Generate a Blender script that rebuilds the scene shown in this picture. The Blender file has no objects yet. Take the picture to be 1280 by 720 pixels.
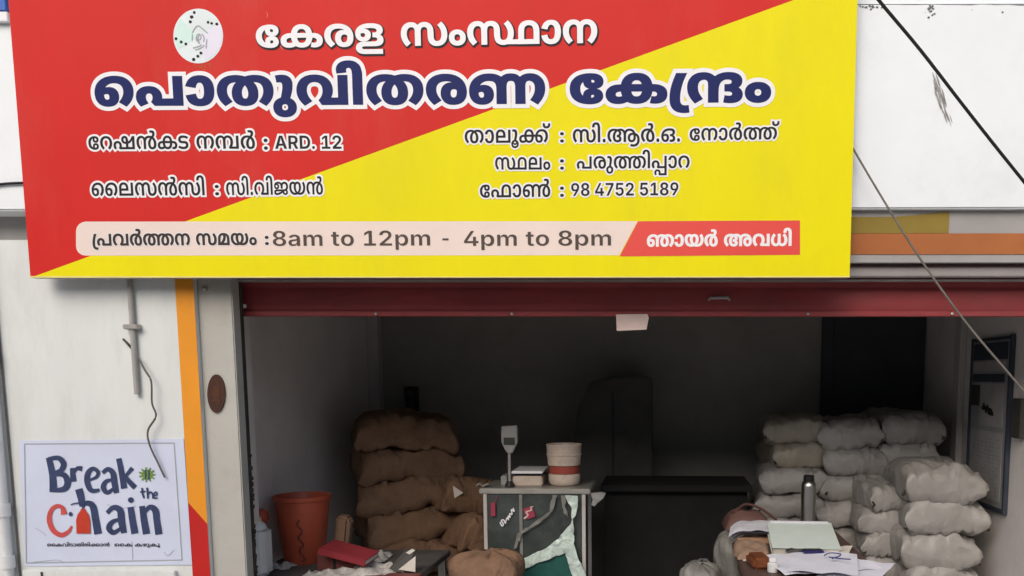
import bpy, bmesh, math, random
from mathutils import Vector, Matrix, noise
from mathutils.geometry import delaunay_2d_cdt

SC = bpy.context.scene
COL = SC.collection
R = math.radians
rnd = random.Random(7)

# ---------------------------------------------------------------- camera, world, sun, exposure
EYE = Vector((0.0, 0.0, 1.5))                    # 1.5 m above the shop floor
PITCH, YAW, ROLL = 0.1129, 0.01938, 0.00187
F, CX, CY = 1045.0, 809.0, 588.7                 # lens and principal point, in 1280-wide picture units


def ray(x, y):
    a, b = (x - CX) / F, (y - CY) / F
    c, s = math.cos(ROLL), math.sin(ROLL)
    u, v = c * a + s * b, -s * a + c * b
    c, s = math.cos(PITCH), math.sin(PITCH)
    yy, z = c - s * v, -s - c * v
    c, s = math.cos(YAW), math.sin(YAW)
    return Vector((c * u - s * yy, s * u + c * yy, z))


def P(x, y, Y):
    """the point at distance Y in front of the camera that was measured at (x, y) on the photograph"""
    d = ray(x, y)
    return EYE + d * (Y / d.y)


cam_data = bpy.data.cameras.new('camera')
cam = bpy.data.objects.new('camera', cam_data)
COL.objects.link(cam)
fw = ray(CX, CY).normalized()
rt = (ray(CX + 100, CY) - ray(CX, CY)).normalized()
up = rt.cross(fw)
cam.matrix_world = Matrix(((rt.x, up.x, -fw.x, EYE.x), (rt.y, up.y, -fw.y, EYE.y), (rt.z, up.z, -fw.z, EYE.z), (0, 0, 0, 1)))
cam_data.sensor_width = 36
cam_data.lens = F / 1280 * 36
cam_data.shift_x = -(CX - 640) / 1280
cam_data.shift_y = (CY - 360) / 1280
cam_data.clip_start = 0.05
cam_data.clip_end = 2000
SC.camera = cam

SUN_EL, SUN_AZ = 38, 196                         # soft, hazy sun behind the photographer
world = bpy.data.worlds.new('World')
SC.world = world
world.use_nodes = True
wn = world.node_tree.nodes
bg = wn['Background']
sky = wn.new('ShaderNodeTexSky')
sky.sky_type = 'NISHITA'
sky.sun_disc = False
sky.sun_elevation = R(SUN_EL)
sky.sun_rotation = R(SUN_AZ)
sky.air_density = 1.0
sky.dust_density = 4.0
sky.ozone_density = 1.0
world.node_tree.links.new(sky.outputs[0], bg.inputs[0])
bg.inputs[1].default_value = 0.15

sd = bpy.data.lights.new('sun', 'SUN')
sun = bpy.data.objects.new('sun', sd)
COL.objects.link(sun)
sd.energy = 1.0
sd.angle = R(50)
sd.color = (1.0, 0.985, 0.96)
sv = Vector((math.sin(R(SUN_AZ)) * math.cos(R(SUN_EL)), math.cos(R(SUN_AZ)) * math.cos(R(SUN_EL)), math.sin(R(SUN_EL))))
sun.rotation_euler = sv.to_track_quat('Z', 'Y').to_euler()

vs = SC.view_settings
vs.view_transform = 'Standard'
vs.look = 'None'
vs.gamma = 1
vs.use_curve_mapping = False
vs.exposure = 0.11

# ---------------------------------------------------------------- materials


def mat(name, col, rough=0.7, var=0.12, scale=6.0, bump=0.0, bscale=40.0, metal=0.0, spec=0.3, dirt=None, dscale=2.0, damt=0.5,
        stretch=None, wave=None, coat=0.0, crumple=None):
    """procedural surface: base colour broken up by two noises, optional dirt colour in patches, optional bump"""
    m = bpy.data.materials.new(name)
    m.use_nodes = True
    nt = m.node_tree
    N, L = nt.nodes, nt.links
    b = N['Principled BSDF']
    b.inputs['Roughness'].default_value = rough
    b.inputs['Metallic'].default_value = metal
    b.inputs['Specular IOR Level'].default_value = spec
    b.inputs['Coat Weight'].default_value = coat
    tc = N.new('ShaderNodeTexCoord')
    geo = N.new('ShaderNodeNewGeometry')
    mp = N.new('ShaderNodeMapping')
    L.new(geo.outputs['Position'], mp.inputs[0])
    if stretch:
        mp.inputs['Scale'].default_value = stretch
    n1 = N.new('ShaderNodeTexNoise')
    n1.inputs['Scale'].default_value = scale
    n1.inputs['Detail'].default_value = 6
    n1.inputs['Roughness'].default_value = 0.65
    L.new(mp.outputs[0], n1.inputs['Vector'])
    rmp = N.new('ShaderNodeMapRange')
    rmp.inputs[1].default_value = 0.3
    rmp.inputs[2].default_value = 0.7
    rmp.inputs[3].default_value = 1 - var
    rmp.inputs[4].default_value = 1 + var
    L.new(n1.outputs[0], rmp.inputs[0])
    mul = N.new('ShaderNodeVectorMath')
    mul.operation = 'SCALE'
    mul.inputs[0].default_value = col
    L.new(rmp.outputs[0], mul.inputs['Scale'])
    out = mul.outputs[0]
    if dirt:
        n2 = N.new('ShaderNodeTexNoise')
        n2.inputs['Scale'].default_value = dscale
        n2.inputs['Detail'].default_value = 9
        n2.inputs['Roughness'].default_value = 0.72
        L.new(mp.outputs[0], n2.inputs['Vector'])
        r2 = N.new('ShaderNodeMapRange')
        r2.inputs[1].default_value = 0.5
        r2.inputs[2].default_value = 0.75
        r2.inputs[3].default_value = 0
        r2.inputs[4].default_value = damt
        L.new(n2.outputs[0], r2.inputs[0])
        mx = N.new('ShaderNodeMix')
        mx.data_type = 'RGBA'
        L.new(r2.outputs[0], mx.inputs[0])
        L.new(out, mx.inputs[6])
        mx.inputs[7].default_value = (*dirt, 1)
        out = mx.outputs[2]
    L.new(out, b.inputs['Base Color'])
    if bump or wave or crumple:
        n3 = N.new('ShaderNodeTexNoise')
        n3.inputs['Scale'].default_value = bscale
        n3.inputs['Detail'].default_value = 4
        L.new(mp.outputs[0], n3.inputs['Vector'])
        bp = N.new('ShaderNodeBump')
        bp.inputs['Strength'].default_value = bump
        bp.inputs['Distance'].default_value = 0.01
        L.new(n3.outputs[0], bp.inputs['Height'])
        last = bp
        if wave:
            w = N.new('ShaderNodeTexWave')
            w.inputs['Scale'].default_value = wave[0]
            w.bands_direction = wave[1]
            w.inputs['Distortion'].default_value = wave[3] if len(wave) > 3 else 0
            L.new(tc.outputs['Object'], w.inputs['Vector'])
            b2 = N.new('ShaderNodeBump')
            b2.inputs['Strength'].default_value = wave[2]
            b2.inputs['Distance'].default_value = 0.004
            L.new(w.outputs[1], b2.inputs['Height'])
            L.new(bp.outputs[0], b2.inputs['Normal'])
            last = b2
        if crumple:                              # flat facets with soft ridges, as in creased woven plastic
            n4 = N.new('ShaderNodeTexNoise')
            n4.inputs['Scale'].default_value = crumple[0] * .8
            n4.inputs['Detail'].default_value = 2
            L.new(mp.outputs[0], n4.inputs['Vector'])
            ad = N.new('ShaderNodeMix')
            ad.data_type = 'RGBA'
            ad.blend_type = 'LINEAR_LIGHT'
            ad.inputs[0].default_value = .10
            L.new(mp.outputs[0], ad.inputs[6])
            L.new(n4.outputs[1], ad.inputs[7])
            vo = N.new('ShaderNodeTexVoronoi')
            vo.inputs['Scale'].default_value = crumple[0]
            vo.inputs['Detail'].default_value = 1.5
            L.new(ad.outputs[2], vo.inputs['Vector'])
            b3 = N.new('ShaderNodeBump')
            b3.inputs['Strength'].default_value = crumple[1]
            b3.inputs['Distance'].default_value = crumple[2]
            L.new(vo.outputs[0], b3.inputs['Height'])
            L.new(last.outputs[0], b3.inputs['Normal'])
            last = b3
        L.new(last.outputs[0], b.inputs['Normal'])
    return m


M = {}
M['fascia'] = mat('white_fascia_paint', (0.82, 0.86, 0.88), 0.6, 0.03, 3, 0.12, 12, dirt=(0.60, 0.63, 0.62), dscale=2.2, damt=0.40)
M['wall'] = mat('white_wall_paint', (0.69, 0.715, 0.70), 0.7, 0.05, 3, 0.25, 14, dirt=(0.50, 0.505, 0.48), dscale=2.6, damt=0.6, stretch=(1.8, 1.8, 0.45))
M['pillar'] = mat('grey_pillar_paint', (0.46, 0.45, 0.41), 0.75, 0.07, 5, 0.25, 22, dirt=(0.27, 0.25, 0.22), dscale=2.5, damt=0.6)
M['soffit'] = mat('grey_soffit_paint', (0.36, 0.345, 0.335), 0.8, 0.1, 4, 0.1)
M['inner'] = mat('dusty_interior_plaster', (0.74, 0.70, 0.675), 0.85, 0.08, 2.5, 0.2, 18, dirt=(0.55, 0.52, 0.49), dscale=1.3, damt=0.6)  # paler side-wall copy; the stronger light on these walls is in the colour
M['inner_shaded'] = mat('shaded_back_plaster', (0.29, 0.278, 0.25), 0.85, 0.12, 2.5, 0.2, 18, dirt=(0.18, 0.172, 0.155), dscale=1.1, damt=0.6)  # darker copy for the back; light falloff indoors is put into its colour
M['trim'] = mat('pale_trim_paint', (0.50, 0.48, 0.46), 0.6, 0.06)
M['concrete'] = mat('concrete_floor', (0.27, 0.255, 0.235), 0.85, 0.15, 5, 0.2)
M['bounce_paving'] = mat('pale_bounce_paving', (0.42, 0.40, 0.37), 0.85, 0.12, 3, 0.2)
M['asphalt'] = mat('road_asphalt', (0.055, 0.054, 0.052), 0.9, 0.2, 30, 0.4, 120)
M['orange'] = mat('orange_wall_paint', (0.78, 0.30, 0.02), 0.6, 0.07, 4, 0.1, dirt=(0.55, 0.22, 0.03), damt=0.4)
M['wallred'] = mat('red_wall_paint', (0.50, 0.015, 0.012), 0.6, 0.08, 4, 0.1)
M['olive'] = mat('mustard_wall_paint', (0.26, 0.185, 0.035), 0.7, 0.12, 6, 0.1)
M['rust'] = mat('orange_band_paint', (0.40, 0.135, 0.042), 0.7, 0.08, 6, 0.1)
M['signred'] = mat('red_flex_print', (0.61, 0.022, 0.017), 0.5, 0.06, 1.6, 0.22, 2.2, spec=0.16, dirt=(0.60, 0.075, 0.06), dscale=2.2, damt=0.45, stretch=(1.6, 1, 0.6))
M['signyellow'] = mat('yellow_flex_print', (0.80, 0.71, 0.002), 0.5, 0.05, 1.6, 0.22, 2.2, spec=0.16, dirt=(0.70, 0.60, 0.02), dscale=2.2, damt=0.45, stretch=(1.6, 1, 0.6))
M['navy'] = mat('navy_print', (0.014, 0.022, 0.115), 0.5, 0.05, 8, spec=0.12)
M['printwhite'] = mat('white_print', (0.82, 0.82, 0.84), 0.4, 0.03, 6)
M['printblack'] = mat('black_print', (0.024, 0.022, 0.026), 0.5, 0.1, 8, spec=0.12)
M['printbrown'] = mat('dark_brown_print', (0.055, 0.04, 0.036), 0.5, 0.1, 8, spec=0.12)
M['printgreybrown'] = mat('grey_brown_print', (0.095, 0.072, 0.064), 0.5, 0.1, 8, spec=0.12)
M['strip'] = mat('pale_pink_print', (0.80, 0.67, 0.60), 0.4, 0.03, 4)
M['tagred'] = mat('light_red_print', (0.74, 0.075, 0.06), 0.4, 0.03, 4)
M['emblem'] = mat('pale_emblem_print', (0.70, 0.78, 0.79), 0.4, 0.07, 9)
M['mint'] = mat('mint_print', (0.60, 0.80, 0.74), 0.4, 0.05)
M['lilac'] = mat('lilac_print', (0.74, 0.72, 0.83), 0.4, 0.05)
M['greyline'] = mat('grey_print_line', (0.34, 0.37, 0.39), 0.5, 0.05)
M['signframe'] = mat('sign_back_metal', (0.45, 0.44, 0.42), 0.5, 0.1, metal=0.3)
M['shutter'] = mat('maroon_shutter_paint', (0.29, 0.045, 0.048), 0.5, 0.18, 5, 0.15, 14, dirt=(0.17, 0.055, 0.052), dscale=3, damt=0.7, stretch=(0.6, 1, 2))
M['shutterdark'] = mat('dark_shutter_seam', (0.05, 0.02, 0.02), 0.6)
M['hood'] = mat('grey_hood_paint', (0.34, 0.31, 0.305), 0.6, 0.1, 4, 0.1)
M['tabletop'] = mat('stained_dull_tabletop', (0.10, 0.095, 0.09), 0.6, 0.3, 8, 0.15, dirt=(0.05, 0.045, 0.04), dscale=5, damt=0.9)
M['hem'] = mat('pale_yellow_hem', (0.80, 0.70, 0.22), 0.5, 0.1, 9)
M['scratch'] = mat('pale_red_scratch', (0.72, 0.16, 0.13), 0.6, 0.1)
M['steel'] = mat('worn_galvanised_steel', (0.40, 0.39, 0.36), 0.45, 0.15, 12, 0.1, metal=0.6)
M['rail'] = mat('dark_guide_rail', (0.05, 0.045, 0.04), 0.6, 0.3, 20, 0.3)
M['poster'] = mat('poster_paper', (0.60, 0.65, 0.80), 0.55, 0.05, 4, 0.15, 7, dirt=(0.56, 0.59, 0.68), dscale=2.4, damt=0.5)
M['posternavy'] = mat('poster_navy_ink', (0.035, 0.05, 0.12), 0.6, 0.25, 30)
M['posterred'] = mat('poster_red_ink', (0.52, 0.075, 0.07), 0.6, 0.2, 20)
M['bottlered'] = mat('poster_bottle_ink', (0.50, 0.045, 0.02), 0.6, 0.15, 20)
M['postergreen'] = mat('poster_green_ink', (0.13, 0.24, 0.035), 0.6, 0.3, 40)
M['pipe'] = mat('dirty_white_pvc', (0.72, 0.74, 0.74), 0.5, 0.1, 6, 0.1, dirt=(0.22, 0.2, 0.17), dscale=3, damt=0.9, stretch=(1, 1, 0.5))
M['conduit'] = mat('grey_conduit', (0.36, 0.35, 0.33), 0.6, 0.12, 10, 0.1)
M['cable'] = mat('black_cable_rubber', (0.015, 0.015, 0.016), 0.5, 0.1)
M['greycable'] = mat('weathered_grey_cable', (0.13, 0.115, 0.10), 0.6, 0.2, 20)
M['plaque'] = mat('brown_plaque_enamel', (0.055, 0.019, 0.010), 0.4, 0.2, 30, 0.1, spec=0.5)
M['plaquegold'] = mat('dull_gold_relief', (0.085, 0.03, 0.012), 0.5, 0.2, 30)
M['bluepaint'] = mat('blue_board_paint', (0.05, 0.13, 0.45), 0.5, 0.1)
M['stain'] = mat('grey_paint_stain', (0.30, 0.29, 0.28), 0.8, 0.4, 60)
M['mould'] = mat('dark_mould', (0.17, 0.175, 0.17), 0.9, 0.4, 30)
M['jute'] = mat('brown_jute', (0.21, 0.128, 0.082), 0.9, 0.2, 9, 0.5, 60, spec=0.1, dirt=(0.17, 0.095, 0.05), dscale=4, damt=0.7, wave=(60, 'X', 0.25, 0.6), crumple=(6, .25, .03))
M['jutepale'] = mat('pale_brown_jute', (0.22, 0.135, 0.09), 0.9, 0.2, 9, 0.5, 60, spec=0.1, dirt=(0.28, 0.16, 0.09), dscale=4, damt=0.7, wave=(60, 'X', 0.25, 0.6), crumple=(9, .5, .03))
M['pp'] = mat('white_woven_plastic', (0.34, 0.325, 0.31), 0.42, 0.08, 8, 0.12, 26, spec=0.5, crumple=(8, .26, .03), dirt=(0.24, 0.22, 0.195), dscale=3.5, damt=0.7, wave=(70, 'X', 0.15, 0.4))
M['ppyellow'] = mat('yellowed_woven_plastic', (0.33, 0.30, 0.245), 0.42, 0.12, 8, 0.12, 26, spec=0.5, crumple=(8, .26, .03), dirt=(0.36, 0.31, 0.2), dscale=3.5, damt=0.7)
M['ppgrey'] = mat('grey_woven_plastic', (0.20, 0.195, 0.18), 0.5, 0.15, 8, 0.2, 22, spec=0.4, crumple=(8, .3, .03))
M['tie'] = mat('dark_tie_string', (0.05, 0.045, 0.04), 0.9)
M['bucket'] = mat('terracotta_plastic', (0.44, 0.085, 0.042), 0.45, 0.12, 7, 0.05, spec=0.4, dirt=(0.20, 0.055, 0.035), dscale=7, damt=0.85)
M['can'] = mat('milky_plastic', (0.80, 0.81, 0.80), 0.45, 0.07, 8, spec=0.4)
M['cancap'] = mat('cream_cap', (0.58, 0.56, 0.40), 0.5, 0.05)
M['redplastic'] = mat('red_plastic', (0.52, 0.09, 0.05), 0.45, 0.1)
M['book'] = mat('red_book_cloth', (0.24, 0.028, 0.036), 0.6, 0.15, 12)
M['pages'] = mat('page_edges', (0.62, 0.58, 0.52), 0.8, 0.1, 40)
M['maroonbox'] = mat('maroon_card', (0.16, 0.05, 0.045), 0.7, 0.15, 8)
M['card'] = mat('brown_cardboard', (0.36, 0.22, 0.14), 0.85, 0.12, 10)
M['brownbag'] = mat('brown_rexine', (0.16, 0.085, 0.07), 0.6, 0.15, 12, 0.2)
M['tan'] = mat('tan_paper', (0.27, 0.175, 0.12), 0.8, 0.1, 12)
M['packet'] = mat('orange_brown_packet', (0.17, 0.055, 0.022), 0.45, 0.35, 45)
M['paper'] = mat('white_paper', (0.72, 0.72, 0.78), 0.75, 0.05, 12, 0.1)
M['paperwarm'] = mat('cream_paper', (0.66, 0.62, 0.55), 0.75, 0.08, 12, 0.1)
M['newsprint'] = mat('crumpled_newsprint', (0.44, 0.42, 0.39), 0.85, 0.35, 40, 0.2)
M['ledger'] = mat('pale_green_ledger', (0.56, 0.63, 0.58), 0.6, 0.05, 8)
M['blueink'] = mat('blue_ink', (0.03, 0.03, 0.16), 0.5, 0.2)
M['wood'] = mat('dark_table_wood', (0.085, 0.055, 0.042), 0.55, 0.25, 9, 0.1, stretch=(6, 1, 6))
M['woodmid'] = mat('brown_table_wood', (0.10, 0.062, 0.05), 0.55, 0.25, 9, 0.1, stretch=(6, 1, 6))
M['darkcloth'] = mat('charcoal_cloth', (0.012, 0.012, 0.012), 0.9, 0.2, 10)
M['cabinet'] = mat('near_black_cabinet', (0.058, 0.055, 0.05), 0.6, 0.2, 8)
M['doorway'] = mat('dark_blue_door', (0.055, 0.057, 0.066), 0.7, 0.15, 6)
M['black'] = mat('black_plastic', (0.02, 0.02, 0.02), 0.45)
M['greyplastic'] = mat('grey_plastic', (0.30, 0.30, 0.29), 0.5, 0.08)
M['dimgreen'] = mat('lcd_glass', (0.06, 0.065, 0.055), 0.15)
M['cream'] = mat('cream_plastic_tub', (0.56, 0.47, 0.39), 0.45, 0.08, 9, dirt=(0.34, 0.27, 0.22), dscale=14, damt=0.8)
M['tubband'] = mat('brick_red_band', (0.32, 0.065, 0.045), 0.5, 0.1)
M['glassdark'] = mat('dusty_dark_glass', (0.05, 0.062, 0.058), 0.14, 0.35, 7, 0.06, dirt=(0.11, 0.13, 0.125), dscale=5, damt=0.5, spec=0.5)
M['tarp'] = mat('green_tarpaulin', (0.02, 0.10, 0.085), 0.4, 0.3, 8, 0.2)
M['teal'] = mat('pale_teal_plastic', (0.56, 0.67, 0.62), 0.35, 0.25, 18, 0.3, 26, crumple=(16, .4, .02))
M['pinktag'] = mat('crimson_tag', (0.36, 0.045, 0.085), 0.5, 0.1)
M['tagpaper'] = mat('pinkish_paper_tag', (0.66, 0.52, 0.47), 0.8, 0.06, 20)
M['flask'] = mat('brushed_steel_flask', (0.58, 0.56, 0.52), 0.28, 0.05, 30, metal=1.0)
M['boardblue'] = mat('dark_blue_header', (0.045, 0.055, 0.075), 0.5, 0.15, 10)
M['boardgrey'] = mat('notice_sheet_paper', (0.30, 0.305, 0.315), 0.6, 0.1, 10)
M['boardgrey2'] = mat('pale_notice_paper', (0.40, 0.395, 0.39), 0.6, 0.1, 10)
M['clear'] = mat('milky_bottle', (0.70, 0.70, 0.68), 0.3, 0.05)
M['plaster'] = mat('sky_blocker_plaster', (0.60, 0.58, 0.54), 0.85, 0.1, 2, 0.1)
M['window'] = mat('dark_window_glass', (0.03, 0.035, 0.04), 0.1)

# ---------------------------------------------------------------- building helpers
WL = {}                                          # world position of everything linked


def reg(o, w):
    WL[o.name] = Vector(w)
    return o


def thing(name, label, cat, loc, group=None):
    o = bpy.data.objects.new(name, None)
    o.empty_display_size = 0.1
    COL.objects.link(o)
    o.location = loc
    o['label'] = label
    o['category'] = cat
    if group:
        o['group'] = group
    return reg(o, loc)


def tag(o, label, cat, group=None):
    o['label'] = label
    o['category'] = cat
    if group:
        o['group'] = group
    return o


class B:
    """collects shapes into one mesh (world coordinates)"""

    def __init__(s):
        s.bm = bmesh.new()

    def box(s, x0, x1, y0, y1, z0, z1, bev=0.0, rot=None, pivot=None):
        r = bmesh.ops.create_cube(s.bm, size=1)
        vs_ = r['verts']
        for v in vs_:
            v.co = Vector((x0 + (v.co.x + .5) * (x1 - x0), y0 + (v.co.y + .5) * (y1 - y0), z0 + (v.co.z + .5) * (z1 - z0)))
        if bev:
            es = list({e for v in vs_ for e in v.link_edges})
            r2 = bmesh.ops.bevel(s.bm, geom=es, offset=bev, segments=2, affect='EDGES')
            vs_ = list({v for f in r2['faces'] for v in f.verts} | {v for v in vs_ if v.is_valid})
            seen = set(vs_)
            st = list(vs_)
            while st:
                v = st.pop()
                for e in v.link_edges:
                    w = e.other_vert(v)
                    if w not in seen:
                        seen.add(w)
                        st.append(w)
            vs_ = list(seen)
        if rot is not None:
            pv = Vector(pivot) if pivot else Vector(((x0 + x1) / 2, (y0 + y1) / 2, (z0 + z1) / 2))
            for v in vs_:
                v.co = pv + rot @ (v.co - pv)
        return s

    def tube(s, pts, r, n=8, caps=True):
        pts = [Vector(p) for p in pts]
        rs = r if isinstance(r, (list, tuple)) else [r] * len(pts)
        rings = []
        for i, p in enumerate(pts):
            t = (pts[min(i + 1, len(pts) - 1)] - pts[max(i - 1, 0)]).normalized()
            a = t.cross(Vector((0, 0, 1)) if abs(t.z) < .9 else Vector((0, 1, 0))).normalized()
            b = t.cross(a)
            rings.append([s.bm.verts.new(p + (a * math.cos(k * 2 * math.pi / n) + b * math.sin(k * 2 * math.pi / n)) * rs[i]) for k in range(n)])
        for q, w in zip(rings, rings[1:]):
            for k in range(n):
                s.bm.faces.new((q[k], q[(k + 1) % n], w[(k + 1) % n], w[k]))
        if caps:
            s.bm.faces.new(rings[0])
            s.bm.faces.new(rings[-1])
        return s

    def lathe(s, prof, c, n=28, closed=True):
        """prof: (radius, height above c)"""
        c = Vector(c)
        rings = []
        for r_, z in prof:
            if r_ < 1e-5:
                rings.append([s.bm.verts.new(c + Vector((0, 0, z)))])
            else:
                rings.append([s.bm.verts.new(c + Vector((r_ * math.cos(k * 2 * math.pi / n), r_ * math.sin(k * 2 * math.pi / n), z))) for k in range(n)])
        for q, w in zip(rings, rings[1:]):
            for k in range(n):
                a, b2 = q[k % len(q)], q[(k + 1) % len(q)]
                d, e = w[k % len(w)], w[(k + 1) % len(w)]
                f = [v for i, v in enumerate((a, b2, e, d)) if v not in (a, b2, e, d)[:i]]
                if len(f) > 2:
                    s.bm.faces.new(f)
        return s

    def poly(s, pts, thick=None):
        """flat polygon; with thick, extruded along that vector"""
        vs_ = [s.bm.verts.new(Vector(p)) for p in pts]
        f = s.bm.faces.new(vs_)
        if thick is not None:
            r = bmesh.ops.extrude_face_region(s.bm, geom=[f])
            for v in r['geom']:
                if isinstance(v, bmesh.types.BMVert):
                    v.co += Vector(thick)
        return s

    def sheet(s, fn, nu, nv, thick=0.0):
        g = [[s.bm.verts.new(Vector(fn(i / nu, j / nv))) for j in range(nv + 1)] for i in range(nu + 1)]
        fs = [s.bm.faces.new((g[i][j], g[i + 1][j], g[i + 1][j + 1], g[i][j + 1])) for i in range(nu) for j in range(nv)]
        if thick:
            bmesh.ops.recalc_face_normals(s.bm, faces=fs)
            bmesh.ops.solidify(s.bm, geom=fs, thickness=thick)
        return s

    def tris(s, verts, faces):
        vs_ = [s.bm.verts.new(Vector(v)) for v in verts]
        for f in faces:
            try:
                s.bm.faces.new([vs_[i] for i in f])
            except ValueError:
                pass
        return s

    def build(s, name, m, parent=None, smooth=False, label=None, loc=None):
        bmesh.ops.recalc_face_normals(s.bm, faces=s.bm.faces[:])
        me = bpy.data.meshes.new(name)
        co = [v.co for v in s.bm.verts]
        if loc is None:
            lo = Vector((min(c.x for c in co), min(c.y for c in co), min(c.z for c in co)))
            hi = Vector((max(c.x for c in co), max(c.y for c in co), max(c.z for c in co)))
            loc = Vector(((lo.x + hi.x) / 2, (lo.y + hi.y) / 2, lo.z))
        loc = Vector(loc)
        for v in s.bm.verts:
            v.co -= loc
        s.bm.to_mesh(me)
        s.bm.free()
        if smooth:
            for p in me.polygons:
                p.use_smooth = True
            if smooth != 'all':
                me.set_sharp_from_angle(angle=R(38))
        for k in (m if isinstance(m, (list, tuple)) else [m]):
            me.materials.append(k)
        o = bpy.data.objects.new(name, me)
        COL.objects.link(o)
        if parent is not None:
            o.parent = parent
            o.location = loc - WL[parent.name]
        else:
            o.location = loc
        if label:
            o['label'] = label
        return reg(o, loc)


def structure(o):
    o['kind'] = 'structure'
    return o


# ---------------------------------------------------------------- lettering: outlines as closed contours, filled by winding number

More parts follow.
